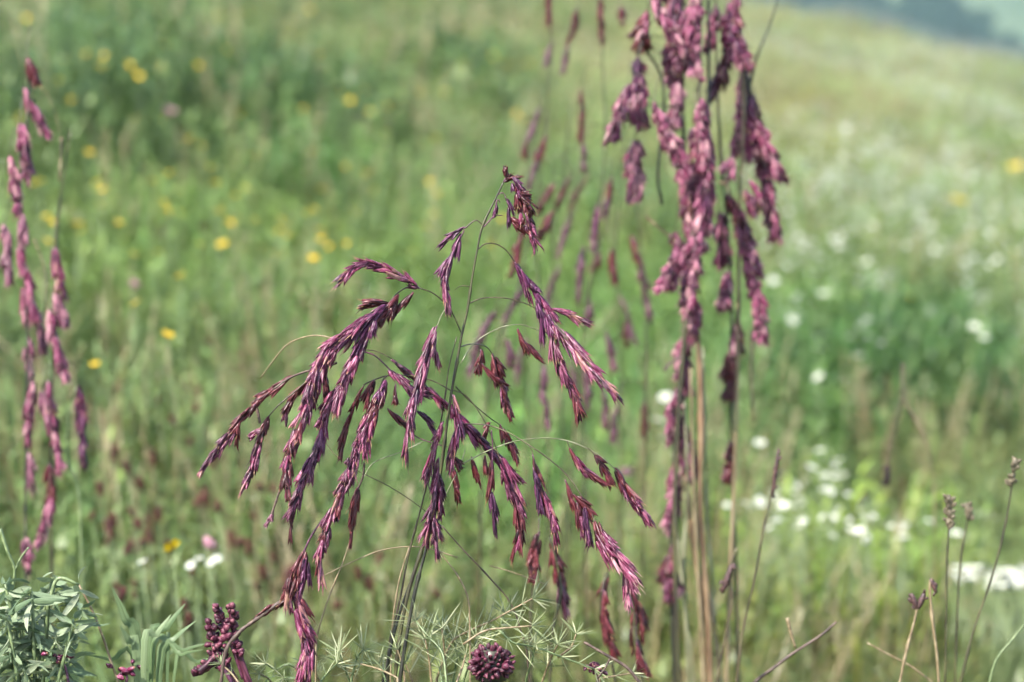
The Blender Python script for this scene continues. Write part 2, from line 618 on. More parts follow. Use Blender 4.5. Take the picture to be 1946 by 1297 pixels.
def herb(n, hh, nl=12, fat=1.0, seg=2):
    def f(mb):
        for _ in range(n):
            a, q = r2.uniform(0, 6.28), 0.06 * math.sqrt(r2.random())
            b = Vector((q * math.cos(a), q * math.sin(a), -0.01))
            ln, la = hh * r2.uniform(0.6, 1.1), r2.uniform(0, 6.28)
            le = r2.uniform(0.05, 0.6)
            d = Vector((math.cos(la), math.sin(la), 0))
            pts = [b + d * (le * t * t * ln) + Vector((0, 0, t * ln)) for t in (0, 0.5, 1)]
            tube(mb, pts, 0.0013, 0.0008, 3, 1)
            for k in range(nl):
                t = 0.15 + 0.85 * k / (nl - 1)
                p = b + d * (le * t * t * ln) + Vector((0, 0, t * ln))
                blade(mb, p, r2.uniform(0, 6.28), r2.uniform(0.016, 0.036) * (1.2 - 0.4 * t), fat * r2.uniform(0.005, 0.009),
                      r2.uniform(0.2, 1.2), r2.uniform(0.5, 1.5), 1, seg)
    return f


def seedy(n, hh, ms, mh, head, hw):
    def f(mb):
        for _ in range(n):
            a, q = r2.uniform(0, 6.28), 0.09 * math.sqrt(r2.random())
            seed_stalk(mb, (q * math.cos(a), q * math.sin(a), -0.01), hh * r2.uniform(0.7, 1.15), r2.uniform(0, 0.35),
                       r2.uniform(0, 6.28), head * r2.uniform(0.7, 1.2), hw, ms, mh, r2)
        for _ in range(n * 2):
            a, q = r2.uniform(0, 6.28), 0.08 * math.sqrt(r2.random())
            blade(mb, (q * math.cos(a), q * math.sin(a), -0.01), r2.uniform(0, 6.28), hh * r2.uniform(0.3, 0.6),
                  0.003, r2.uniform(0.1, 1.5), r2.uniform(0, 0.4), 0)
    return f


def dryt(n, hh, fat=1.0):
    def f(mb):
        for _ in range(n):
            a, q = r2.uniform(0, 6.28), 0.07 * math.sqrt(r2.random())
            blade(mb, (q * math.cos(a), q * math.sin(a), -0.01), r2.uniform(0, 6.28), hh * r2.uniform(0.4, 1.1),
                  fat * r2.uniform(0.0015, 0.0032), r2.uniform(0.0, 1.8), r2.uniform(0, 0.6), 2)
    return f


tuft('tuft_a', fine(46, 0.20, 0.0032, 0.07))
tuft('tuft_b', fine(40, 0.24, 0.0040, 0.08))
tuft('tuft_c', fine(54, 0.16, 0.0028, 0.08))
tuft('tuft_d', herb(8, 0.19))
tuft('tuft_e', herb(9, 0.15))
tuft('tuft_f', seedy(7, 0.32, 2, 3, 0.07, 0.010))
tuft('tuft_g', seedy(6, 0.30, 2, 4, 0.045, 0.006))
tuft('tuft_h', dryt(26, 0.20))
# plainer ones for the far slope
tuft('tuft_i', fine(20, 0.20, 0.0060, 0.08, 2))
tuft('tuft_j', fine(18, 0.24, 0.0070, 0.09, 2))
tuft('tuft_k', fine(22, 0.17, 0.0056, 0.09, 2))
tuft('tuft_l', herb(6, 0.19, 8, 1.7, 1))
tuft('tuft_m', herb(7, 0.15, 8, 1.7, 1))
tuft('tuft_n', seedy(4, 0.30, 2, 3, 0.075, 0.013))
tuft('tuft_o', seedy(4, 0.28, 2, 4, 0.05, 0.008))
tuft('tuft_p', dryt(12, 0.20, 1.7))

# patches of the meadow: centre and radii as seen from the path, colour factor, height factor, (herb, plume, red, dry) shares
PATCH = [
    ((480, 215, 300, 45), (0.32, 0.46, 0.38), 2.0, (0.5, 0, 0, -0.02)),      # dark lush band on the upper slope
    ((110, 265, 150, 45), (0.34, 0.44, 0.36), 2.0, (0.4, 0, 0, -0.02)),
    ((120, 90, 160, 70), (0.72, 0.86, 0.78), 1.3, (0.35, 0, 0, 0)),
    ((895, 165, 55, 60), (0.30, 0.44, 0.34), 2.1, (0.5, 0, 0, 0)),
    ((590, 360, 90, 40), (0.52, 0.70, 0.56), 1.5, (0.4, 0, 0, 0)),
    ((1690, 740, 250, 60), (0.42, 0.64, 0.46), 1.6, (0.6, -0.1, 0, -0.05)),   # hollow of dark herbs at the right
    ((1570, 850, 70, 60), (0.62, 0.82, 0.6), 1.2, (0.5, 0, 0, 0)),
    ((1600, 620, 200, 130), (0.88, 1.0, 0.8), 1.1, (0.3, 0, 0, 0)),
    ((1590, 1140, 190, 90), (1.28, 1.42, 0.60), 1.4, (-0.3, -0.1, 0, 0.10)),   # bright young blades
    ((1600, 110, 420, 120), (1.72, 1.52, 1.95), 0.95, (0, 0.22, 0, 0.0)),    # pale flowering crest
    ((1480, 190, 120, 40), (1.2, 1.0, 0.8), 0.9, (0, 0.2, 0, 0.1)),
    ((1750, 300, 350, 120), (1.25, 1.2, 1.1), 1.0, (0.1, 0.12, 0, 0)),
    ((760, 560, 330, 260), (1.0, 1.12, 0.85), 1.0, (0.1, 0, 0, 0)),
    ((1150, 620, 250, 200), (0.95, 1.12, 0.8), 1.0, (0, 0, 0, -0.02)),
    ((980, 900, 150, 60), (0.8, 1.15, 0.7), 1.1, (0, 0, 0, 0)),
    ((330, 960, 330, 150), (0.80, 0.80, 0.62), 0.9, (0.25, 0, 0.18, 0.05)),
    ((250, 480, 260, 130), (1.0, 1.12, 0.8), 1.0, (0.3, 0, 0, 0)),
    ((700, 1200, 450, 110), (1.0, 0.86, 0.72), 0.85, (0.0, 0.02, 0.10, 0.20)),
    ((1500, 1270, 500, 80), (1.18, 1.02, 0.80), 0.9, (-0.2, 0.1, 0.03, 0.34)),
    ((1250, 1100, 200, 200), (1.0, 0.95, 0.8), 0.9, (-0.05, 0.08, 0.05, 0.18)),
    ((1800, 880, 250, 60), (1.12, 1.0, 0.9), 0.95, (-0.1, 0.14, 0, 0.08)),
    ((1180, 120, 300, 150), (1.15, 1.08, 1.05), 0.95, (0, 0.15, 0, 0.03)),
    ((850, 60, 300, 60), (1.1, 1.08, 1.05), 0.9, (0, 0.1, 0, 0)),
]
nr = np.random.default_rng(3)


def plant_meadow():
    P_, I_, R_, S_, T_ = [], [], [], [], []
    # density falls with distance, as tufts overlap more in the slanting view
    def ring(y0, y1, half, dens):
        n = int(dens * half * (y1 * y1 - y0 * y0))
        y = np.sqrt(nr.uniform(y0 * y0, y1 * y1, n))
        x = nr.uniform(-1, 1, n) * (half * y + 0.35)
        return x, y
    parts = [ring(1.0, 1.6, 0.34, 160), ring(1.6, 3.4, 0.34, 380), ring(3.4, 5.5, 0.33, 300), ring(5.5, 8.5, 0.32, 185), ring(8.5, 13, 0.31, 100),
             ring(13, 22, 0.30, 46), ring(22, 44, 0.29, 19)]
    x = np.concatenate([p[0] for p in parts])
    y = np.concatenate([p[1] for p in parts])
    z = H(x, y)
    n = len(x)
    px, py = project(x, y, z + 0.12)
    mult = np.ones((n, 3))
    hgt = np.ones(n)
    sh = np.tile(np.array([0.52, 0.020, 0.003, 0.012]), (n, 1))
    for (cx, cy, rx, ry), c, hm, ds in PATCH:
        q = ((px - cx) / rx) ** 2 + ((py - cy) / ry) ** 2
        q = q * (1 + 0.5 * np.sin(px * 0.03 + cy) * np.sin(py * 0.05 + cx))
        w = np.exp(-q * 0.9)
        mult *= 1 + (np.array(c) - 1) * w[:, None]
        hgt *= 1 + (hm - 1) * w
        sh += np.array(ds) * w[:, None]
    # species patches, drifts of growth
    lo = np.sin(x * 1.7 + 2 * np.sin(y * 0.9)) * np.cos(y * 1.3 - x * 0.7) + 0.6 * np.sin(x * 4.1 + y * 2.7) * np.cos(y * 3.9)
    hi = nr.normal(0, 1, n)
    base = np.array([0.154, 0.214, 0.085])
    tint = base * mult * (1 + 0.13 * lo + 0.15 * hi)[:, None].clip(0.45, 1.9)
    yel = (0.5 * np.sin(x * 2.9 - y * 1.9) + 0.6 * nr.normal(0, 1, n)) * 0.09
    tint = tint * np.stack([1 + yel, 1 + 0 * yel, 1 - yel], 1)
    sh = sh.clip(0, 0.8)
    u = nr.random(n)
    c = np.cumsum(sh, 1)
    kind = nr.integers(0, 3, n)
    kind = np.where(u < c[:, 0], nr.integers(3, 5, n), kind)
    kind = np.where((u >= c[:, 0]) & (u < c[:, 1]), 5, kind)
    kind = np.where((u >= c[:, 1]) & (u < c[:, 2]), 6, kind)
    kind = np.where((u >= c[:, 2]) & (u < c[:, 3]), 7, kind)
    s = nr.uniform(0.75, 1.2, n) * hgt
    tall = (kind == 5) | (kind == 6)
    kind = np.where(y > 7.5, kind + 8, kind)
    s = np.where(y < 2.0, s * 0.85, s)
    keep = ~((y < 2.2) & tall)
    grow = np.interp(y, [1, 5, 12, 40], [1.0, 1.05, 1.3, 1.8])        # broader clumps far off, where fewer stand
    scl = np.stack([s * grow, s * grow, s], 1)
    rot = np.stack([nr.normal(0, 0.10, n), nr.normal(0, 0.10, n), nr.uniform(0, 2 * PI, n)], 1)
    pts = np.stack([x, y, z], 1)
    return [a[keep] for a in (pts, kind, rot, scl, tint)]


pts_, kind_, rot_, scl_, tint_ = plant_meadow()
scatter('meadow_grass', pts_, kind_, rot_, scl_, tint_, tufts,
        'mixed green and straw meadow grass covering the slope', 'grass', True)

# far wood on the valley side
woodc = bpy.data.collections.new('wood_kinds')
M['wood'] = leaf_mat('far_wood_leaf', [(0, (0.012, 0.032, 0.018)), (1, (0.028, 0.060, 0.030))], None, 0.1, 0.9)
for k in range(3):
    mb = MB()
    rr = random.Random(k)
    tube(mb, [Vector((0, 0, -1)), Vector((0, 0, 4))], 0.4, 0.3, 5, 0)
    for i in range(90):
        a, zz = rr.uniform(0, 6.28), rr.uniform(0.08, 1)
        rad = 4.2 * math.sin(PI * min(1, zz * 0.9 + 0.08)) ** 0.7 * rr.uniform(0.5, 1)
        c = Vector((rad * math.cos(a), rad * math.sin(a), 2 + 11 * zz))
        d1 = Vector((rr.gauss(0, 1), rr.gauss(0, 1), rr.gauss(0, .6))) * 1.1
        d2 = Vector((rr.gauss(0, 1), rr.gauss(0, 1), rr.gauss(0, .6))) * 1.1
        mb.add([c - d1, c - d2, c + d1, c + d2], [(0, 1, 2, 3)])
    o = bpy.data.objects.new('wood_tree_%d' % k, mb.mesh('wood_tree', [M['wood']]))
    woodc.objects.link(o)
wx, wy = nr.uniform(-500, 1000, 42000), nr.uniform(1005, 2000, 42000)
wz = HH(wx, wy)
wpx, wpy = project(wx, wy, wz)
wd = np.sin(wx * 0.008 + wy * 0.004) + 0.7 * np.sin(wx * 0.015 - wy * 0.012 + 1.0)
band = (np.abs((wpy - 2) - (wpx - 1480) * 0.30 + 6) < 26) & (wpx > 1380) & (wpx < 1800)
band |= (np.abs((wpy - 10) - (wpx - 1755) * 0.85) < 30) & (wpx > 1720)
clear = (wpx > 1400) & (wpx < 2000) & (wpy > -30) & ~band
kp = np.where(clear, False, (wd > 0.1) | band)
wx, wy, wz = wx[kp], wy[kp], wz[kp]
nw = len(wx)
ws = nr.uniform(0.6, 1.1, nw)
scatter('far_wood', np.stack([wx, wy, wz], 1), nr.integers(0, 3, nw), np.stack([0 * wx, 0 * wx, nr.uniform(0, 6.28, nw)], 1),
        np.stack([ws, ws, ws], 1), np.ones((nw, 3)), woodc, 'dark wood on the hazy hillside beyond the crest', 'wood')

# ------------------------------------------------------------------ spikelet shapes
def spikelet_shape(seed):
    r = random.Random(seed)
    mb = MB()

    def lobe(z0, z1, rad, ox, oy, tip, sides=5, rings=5):
        vs, al, an, fs = [], [], [], []
        ph = r.uniform(0, 6.28)
        for i in range(rings + 1):
            t = i / rings
            k = math.sin(PI * min(1.0, (0.06 + 0.94 * t) ** 0.85)) ** 0.75 if t < 1 else 0.03
            rr = rad * max(k, 0.05)
            c = Vector((ox * t + tip[0] * t * t, oy * t + tip[1] * t * t, z0 + (z1 - z0) * t))
            for j in range(sides):
                w = ph + 2 * PI * j / sides
                vs.append(c + Vector((math.cos(w) * rr, math.sin(w) * rr * 0.75, 0)))
                al.append(z0 + (z1 - z0) * t)
                an.append(abs(2 * j / sides - 1) * 2 + ph)
        for i in range(rings):
            for j in range(sides):
                j2 = (j + 1) % sides
                fs.append((i * sides + j, i * sides + j2, (i + 1) * sides + j2, (i + 1) * sides + j))
        mb.add(vs, fs, al, an)
    lobe(0.0, 0.9, 0.5, 0, 0, (r.uniform(-.2, .2), r.uniform(-.2, .2)))
    lobe(0.08, 1.0, 0.36, 0.42, r.uniform(-.2, .2), (r.uniform(0, .3), r.uniform(-.2, .2)))
    lobe(0.15, r.uniform(0.8, 1.0), 0.34, -0.38, r.uniform(-.2, .2), (r.uniform(-.4, 0), r.uniform(-.2, .2)))
    lobe(0.3, r.uniform(1.05, 1.25), 0.14, r.uniform(-.5, .5), r.uniform(-.5, .5), (r.uniform(-.7, .7), r.uniform(-.7, .7)), 3, 3)
    return mb


SPK = [spikelet_shape(s) for s in range(6)]
SPKV = [np.array([tuple(v) for v in s.v]) for s in SPK]
_spk_me = {}


def spk_mesh(k, fam):
    if (k, fam) not in _spk_me:
        _spk_me[(k, fam)] = SPK[k].mesh('spikelet', [M[fam]])
    return _spk_me[(k, fam)]


def orient(dirv, roll):
    z = dirv.normalized()
    x = z.cross(Vector((0.2, 0.9, 0.4)))
    if x.length < 1e-3:
        x = z.cross(Vector((1, 0, 0)))
    x.normalize()
    y = z.cross(x)
    m = Matrix((x, y, z)).transposed()
    return m @ Matrix.Rotation(roll, 3, 'Z')


class Plant:
    """a plant: an Empty at its foot, stems, branches and clusters under it"""

    def __init__(self, name, label, cat, foot, group=None):
        self.root = link(name, None)
        self.root.location = foot
        self.foot = Vector(foot)
        tag(self.root, label, cat, group)
        self.spk = []

    def part(self, name, mb, mats, parent=None, origin=None):
        par = parent or self.root
        org = origin if origin is not None else self.foot
        for i in range(len(mb.v)):
            mb.v[i] = mb.v[i] - org
        o = link(name, mb.mesh(name, mats), par)
        o.location = org - (self.foot if par == self.root else Vector(par['_o']))
        return o

    def path(self, pp, d, dz=0.0, n=5):
        k = len(pp)
        return spline([P(q[0], q[1], d + dz * i / max(1, k - 1)) for i, q in enumerate(pp)], n)

    def stem(self, pp, d, r0, r1, mat='branch', name='branch', dz=0.0, ground=False, knots=0.0):
        """pp runs from the tip down or along; ground=True continues it to the soil"""
        path = self.path(pp, d, dz)
        if ground:
            b = path[-1]
            t = (path[-1] - path[-3]).normalized()
            hgt = b.z - h1(b.x, b.y)
            ex = b + Vector((t.x, t.y, 0)) * hgt * 0.25
            fz = h1(ex.x, ex.y) - 0.008
            for q in (0.35, 0.7, 1.0):
                e = b.lerp(ex, 1 - (1 - q) ** 1.5)
                path.append(Vector((e.x, e.y, b.z + (fz - b.z) * q)))
        mb = MB()
        tube(mb, path, r0, r1, 6, 0, knots, name in ('culm', 'dry_stalk', 'stalk'))
        return self.part(name, mb, [M[mat]])

    def cluster(self, pp, d, n, L, W, rad, fam, dz=0.0, spread=0.28, stem='branch_purple', tipfan=0.0, name='spikelet_cluster'):
        """pp: course of the cluster from its stalk to its tip; n spikelets of length L and width W (pixels), rad its half width"""
        path = self.path(pp, d, dz, 6)
        s = d / FPX
        mb = MB()
        tube(mb, path, 0.00045, 0.0003, 5, 0)
        org = path[0].copy()
        o = self.part(name, mb, [M[stem]], None, org)
        o['_o'] = tuple(org)
        m = len(path) - 1
        fams = fam if isinstance(fam, (list, tuple)) else [fam]
        n = int(n * 1.15)
        for i in range(n):
            t = (i + rng.random()) / n
            t = t * 0.97
            f = t * m
            i0 = min(int(f), m - 1)
            p = path[i0].lerp(path[i0 + 1], f - i0)
            tg = (path[min(i0 + 2, m)] - path[max(i0 - 1, 0)]).normalized()
            a = tg.cross(Vector((0, 1, 0)))
            a = a.normalized() if a.length > 1e-3 else Vector((1, 0, 0))
            b = tg.cross(a)
            w = rng.uniform(0, 2 * PI)
            out = a * math.cos(w) + b * math.sin(w)
            env = 0.45 + 0.55 * math.sin(PI * min(1, 0.12 + 0.80 * t))
            q = p + out * rad * s * env * rng.uniform(0.15, 0.85)
            ln = L * s * rng.uniform(0.7, 1.45)
            wd = W * s * rng.uniform(0.65, 1.15)
            sprd = spread * 0.75 + tipfan * max(0, t - 0.6)
            dv = tg + out * sprd * rng.uniform(0.3, 1.2) + Vector((0, 0, -0.10)) + Vector((rng.gauss(0, .06), rng.gauss(0, .06), rng.gauss(0, .06)))
            q = q - dv.normalized() * ln * 0.35 * t
            if len(fams) > 1:
                fm = fams[min(len(fams) - 1, int((t + rng.uniform(-.18, .18)) * len(fams)))] if t + 0.18 > 0 else fams[0]
            else:
                fm = fams[0]
            front = -out.y
            self.spk.append((ln * (1 + 0.45 * front), o, org, q, dv, rng.uniform(0, 6.28), wd, ln, rng.randrange(6), fm))
        return o

    def finish(self, budget=290):
        self.spk.sort(key=lambda e: -e[0])
        for e in self.spk[:budget]:
            _, o, org, q, dv, roll, wd, ln, k, fm = e
            c = link('spikelet', spk_mesh(k, fm), o)
            m3 = orient(dv, roll) @ Matrix.Diagonal((wd, wd, ln))
            c.matrix_local = Matrix.Translation(q - org) @ m3.to_4x4()
        rest = self.spk[budget:]
        if rest:
            fams = sorted({e[9] for e in rest})
            mb = MB()
            for e in rest:
                _, o, org, q, dv, roll, wd, ln, k, fm = e
                m3 = np.array(orient(dv, roll) @ Matrix.Diagonal((wd, wd, ln)))
                vv = SPKV[k] @ m3.T + np.array(tuple(q - self.foot))
                mb.add([tuple(v) for v in vv], SPK[k].f, SPK[k].al, SPK[k].an, fams.index(fm), rng.random())
            o = link('spikelet_mass', mb.mesh('spikelet_mass', [M[f] for f in fams]), self.root)
            o['kind'] = 'stuff'
        for c in self.root.children:
            if '_o' in c:
                del c['_o']


def foot_of(px, py, d, dx=0.0):
    b = P(px, py, d)
    return Vector((b.x + dx, b.y, h1(b.x + dx, b.y) - 0.004))


# ------------------------------------------------------------------ the purple grass in focus
D0 = FOCUS
pl = Plant('purple_grass_plant', 'sharp purple grass with wide drooping spikelet clusters in the centre foreground', 'grass plant', foot_of(748, 1297, D0, -0.02))
pl.stem([(957, 346), (940, 382), (917, 430), (907, 475), (897, 530), (888, 590), (877, 640), (868, 690), (860, 735), (850, 800),
         (841, 870), (826, 960), (803, 1040), (780, 1112), (765, 1180), (756, 1240), (750, 1297)], D0, 0.0005, 0.0012, 'culm', 'culm', 0, True)
pl.stem([(812, 1000), (800, 1050), (785, 1095), (763, 1155), (745, 1220), (735, 1265), (728, 1297)], D0 + 0.012, 0.0006, 0.0011, 'culm_dark', 'culm', 0, True)
pl.stem([(822, 990), (808, 1050), (792, 1110), (776, 1190), (760, 1290)], D0 - 0.008, 0.0007, 0.0013, 'culm_dark', 'culm', 0, True)
pl.stem([(868, 640), (853, 700), (845, 760), (828, 850), (800, 965), (775, 1060), (762, 1130), (742, 1215)], D0 + 0.02, 0.0003, 0.0007, 'branch', 'culm', 0.0, True)
pl.stem([(778, 1040), (762, 1090), (752, 1140), (745, 1200), (742, 1297)], D0 + 0.05, 0.0005, 0.0005, 'tan', 'culm', 0.0, True)

B = pl.stem
C = pl.cluster
t1, t2 = 0.00042, 0.0003
# crown of the panicle
C([(957, 346), (962, 336), (964, 322)], D0, 5, 17, 10, 6, 'brown', 0, 0.5)
C([(958, 346), (970, 340), (986, 332)], D0, 4, 20, 8, 4, 'brown', 0, 0.3)
C([(974, 338), (984, 362), (994, 392), (1004, 424), (1022, 478)], D0 - 0.004, 34, 24, 10, 15, ['indigo', 'brown', 'brown', 'magenta', 'magenta'], 0, 0.6)
C([(985, 370), (1000, 380), (1012, 400)], D0 - 0.01, 14, 17, 9, 14, ['brown', 'brown'], 0, 0.8)
B([(946, 370), (955, 367), (962, 374)], D0, t1, t2, 'branch_purple')
C([(960, 374), (967, 395), (966, 418)], D0 + 0.003, 6, 26, 8, 5, 'indigo', 0, 0.2)
C([(966, 412), (980, 424), (1002, 438)], D0 + 0.002, 8, 25, 10, 6, 'brown', 0, 0.35)
B([(942, 383), (948, 380), (950, 386)], D0, t1, t2, 'branch_purple')
C([(944, 382), (941, 398), (940, 412)], D0 - 0.004, 5, 15, 7, 4, 'indigo', 0, 0.3)
B([(919, 432), (930, 420), (940, 410), (955, 410)], D0 - 0.002, t1, t2, 'branch_purple')
# upper left pair
B([(917, 428), (905, 419), (893, 426), (885, 434)], D0, t1, t1, 'branch')
C([(886, 432), (868, 442), (848, 458)], D0, 7, 30, 9, 5, 'indigo', 0, 0.18)
C([(882, 438), (864, 478), (850, 508), (846, 540), (851, 565), (853, 592)], D0, 24, 34, 10, 9, ['indigo', 'indigo', 'magenta', 'magenta'], -0.01, 0.2)
# right upper drooping spray
B([(909, 474), (922, 464), (942, 464), (962, 476), (978, 498)], D0, t1, t1, 'branch', dz=0.01)
C([(978, 498), (990, 520), (1000, 545), (1008, 568)], D0 + 0.01, 9, 34, 8, 6, ['indigo', 'magenta'], 0, 0.2)
C([(990, 512), (1012, 545), (1030, 572), (1048, 602)], D0 + 0.008, 13, 36, 11, 7, ['indigo', 'indigo', 'magenta'], 0, 0.2)
C([(1018, 570), (1027, 600), (1034, 645)], D0 + 0.004, 9, 40, 9, 6, 'indigo', 0, 0.15)
C([(1035, 590), (1048, 630), (1056, 665), (1072, 706), (1088, 745), (1103, 800)], D0 + 0.006, 34, 36, 10, 10, ['indigo', 'magenta', 'magenta', 'magenta', 'brown'], -0.01, 0.28)
C([(1050, 588), (1072, 593), (1110, 612)], D0, 11, 34, 9, 6, 'magenta', -0.01, 0.25)
C([(1056, 618), (1078, 646), (1100, 672), (1128, 706), (1178, 756)], D0 - 0.005, 30, 42, 9, 10, ['magenta', 'magenta', 'magenta'], -0.02, 0.26, tipfan=0.3)
B([(1050, 608), (1080, 644), (1110, 676)], D0 - 0.006, t1, t2, 'branch', dz=-0.01)
B([(889, 578), (918, 567), (960, 567), (998, 577), (1020, 588)], D0, t1, t2, 'branch', dz=0.006)
B([(876, 690), (902, 652), (946, 625), (985, 617), (1012, 624), (1030, 632)], D0 + 0.004, 0.00034, t2, 'branch_pale', dz=0.02)
C([(984, 625), (996, 648), (1010, 664), (1026, 681)], D0 + 0.03, 10, 30, 9, 6, 'brown', 0, 0.3)
B([(894, 545), (876, 544), (864, 552)], D0, t2, 0.0002, 'branch')
# left arching branches
B([(876, 632), (862, 600), (845, 576), (822, 557), (797, 548)], D0, t1, t1, 'branch', dz=-0.01)
C([(797, 548), (772, 530), (745, 516), (715, 505), (690, 501), (664, 516), (643, 541)], D0 - 0.01, 32, 30, 10, 8, ['magenta', 'magenta'], -0.02, 0.2)
B([(797, 549), (775, 547), (757, 556), (742, 572)], D0 - 0.01, t1, t1, 'branch')
C([(785, 555), (770, 572), (757, 590)], D0 - 0.01, 5, 36, 9, 4, 'brown', 0, 0.15)
C([(758, 560), (742, 585), (722, 606)], D0 - 0.01, 12, 38, 13, 9, 'brown', -0.01, 0.3)
C([(742, 578), (716, 574), (698, 577)], D0 - 0.005, 6, 34, 13, 5, 'brown', 0, 0.15)
C([(735, 580), (712, 596), (690, 612), (668, 634), (636, 655), (612, 690), (597, 730), (585, 775), (568, 815), (554, 850), (546, 905), (543, 955)],
  D0 - 0.02, 104, 36, 11, 13, ['indigo', 'magenta', 'magenta', 'magenta', 'magenta', 'magenta', 'brown'], -0.03, 0.2)
C([(648, 640), (625, 680), (608, 720), (592, 770)], D0 - 0.012, 26, 36, 11, 10, 'magenta', -0.01, 0.2)
C([(712, 600), (697, 635), (680, 668), (664, 705), (650, 745), (641, 775)], D0 - 0.024, 46, 36, 12, 12, ['indigo', 'magenta', 'magenta'], -0.01, 0.2)
C([(648, 730), (628, 762), (615, 800), (610, 835), (592, 875), (573, 925), (551, 982)], D0 - 0.015, 58, 36, 11, 12, ['magenta', 'magenta', 'indigo', 'magenta'], -0.02, 0.24)
C([(612, 700), (618, 740), (625, 772)], D0 - 0.005, 8, 36, 11, 8, 'brown', 0, 0.2)
B([(640, 690), (612, 700), (580, 707), (548, 720), (520, 740)], D0 - 0.015, 0.0007, 0.0006, 'twig', dz=-0.01)
C([(560, 713), (528, 734), (502, 752), (486, 770)], D0 - 0.02, 12, 30, 10, 6, 'brown', 0, 0.2)
C([(486, 768), (462, 792), (442, 818), (420, 848), (400, 872), (378, 899)], D0 - 0.025, 36, 26, 9, 8, ['brown', 'magenta', 'magenta'], -0.01, 0.2)
B([(486, 772), (490, 785), (494, 805)], D0 - 0.02, 0.0011, 0.0009, 'twig')
C([(455, 795), (452, 815), (450, 836)], D0 - 0.02, 4, 30, 9, 2, 'brown', 0, 0.1)
B([(598, 712), (560, 745), (530, 770), (512, 790)], D0 - 0.01, 0.0005, 0.0004, 'branch')
C([(512, 790), (500, 820), (490, 850), (478, 890), (461, 934)], D0 - 0.012, 30, 28, 9, 8, ['brown', 'magenta', 'magenta'], -0.01, 0.2)
C([(502, 812), (490, 822), (476, 830)], D0 - 0.012, 4, 18, 9, 4, 'magenta', 0, 0.3)
C([(590, 720), (565, 745), (545, 775)], D0 - 0.004, 9, 32, 10, 5, 'brown', 0, 0.2)
C([(548, 770), (545, 785), (544, 800)], D0, 4, 22, 9, 4, 'magenta', 0, 0.2)
B([(640, 645), (605, 638), (575, 642), (545, 656), (520, 685), (495, 719)], D0 + 0.06, 0.0004, t2, 'tan', dz=0.03, knots=0.5)
B([(546, 890), (534, 925), (524, 955), (511, 992)], D0 - 0.02, 0.0006, 0.0005, 'twig', knots=0.6)
C([(520, 972), (514, 985), (508, 996)], D0 - 0.02, 4, 14, 8, 3, 'pale', 0, 0.3)
C([(553, 975), (552, 990), (552, 1015)], D0 - 0.03, 3, 28, 7, 2, 'brown', 0, 0.1)
# middle left rope
B([(861, 745), (822, 724), (775, 714), (735, 715), (712, 722), (690, 732)], D0, t1, t1, 'branch', dz=-0.01)
B([(735, 715), (728, 722), (722, 740)], D0 - 0.012, 0.0005, 0.0005, 'twig')
C([(733, 722), (722, 752), (709, 785), (698, 815), (690, 852)], D0 - 0.016, 36, 36, 13, 13, ['indigo', 'brown', 'magenta', 'magenta'], -0.01, 0.18)
C([(700, 780), (688, 825), (672, 880), (658, 910), (642, 950), (627, 990), (612, 1035), (603, 1108)], D0 - 0.02, 72, 34, 11, 11, ['magenta', 'magenta', 'magenta', 'brown', 'magenta'], -0.02, 0.2)
C([(712, 722), (702, 742), (698, 765)], D0 - 0.01, 7, 32, 9, 5, 'brown', 0, 0.15)
C([(692, 732), (678, 760), (663, 795), (652, 830), (649, 862)], D0 - 0.005, 9, 36, 9, 3, 'brown', 0, 0.1, stem='twig')
C([(672, 850), (655, 915), (640, 930)], D0 - 0.03, 8, 24, 10, 8, 'magenta', 0, 0.3)
B([(692, 880), (690, 905), (680, 930)], D0 - 0.015, 0.0008, 0.0006, 'twig')
C([(681, 926), (675, 955), (667, 1022)], D0 - 0.016, 14, 40, 11, 7, 'brown', 0, 0.1)
B([(667, 1020), (655, 1060), (635, 1110), (620, 1150), (602, 1215), (600, 1297)], D0 - 0.016, 0.0004, 0.0005, 'tan', 'culm', 0, True)
C([(640, 950), (640, 968), (642, 985)], D0 - 0.03, 4, 26, 10, 4, 'indigo', 0, 0.15)
# lower left rope with its twig
B([(632, 965), (610, 992), (590, 1022), (576, 1052)], D0 - 0.03, 0.0006, 0.0006, 'branch_purple')
C([(580, 1045), (566, 1085), (556, 1120), (566, 1160), (578, 1195), (586, 1230), (580, 1262), (576, 1292)], D0 - 0.035, 84, 36, 12, 17, ['brown', 'magenta', 'magenta', 'magenta'], -0.01, 0.2)
C([(582, 1060), (580, 1090), (570, 1130)], D0 - 0.038, 12, 34, 11, 8, 'indigo', 0, 0.15)
B([(555, 1128), (528, 1148), (500, 1168), (478, 1184), (455, 1202), (430, 1235), (420, 1297)], D0 - 0.03, 0.0009, 0.0009, 'twig', 'branch', 0.0, True, 0.5)
C([(530, 1143), (512, 1156), (494, 1170)], D0 - 0.03, 6, 30, 11, 4, 'brown', 0, 0.15, stem='twig')
C([(556, 1130), (540, 1142), (528, 1148)], D0 - 0.03, 4, 24, 9, 4, 'brown', 0, 0.2, stem='twig')
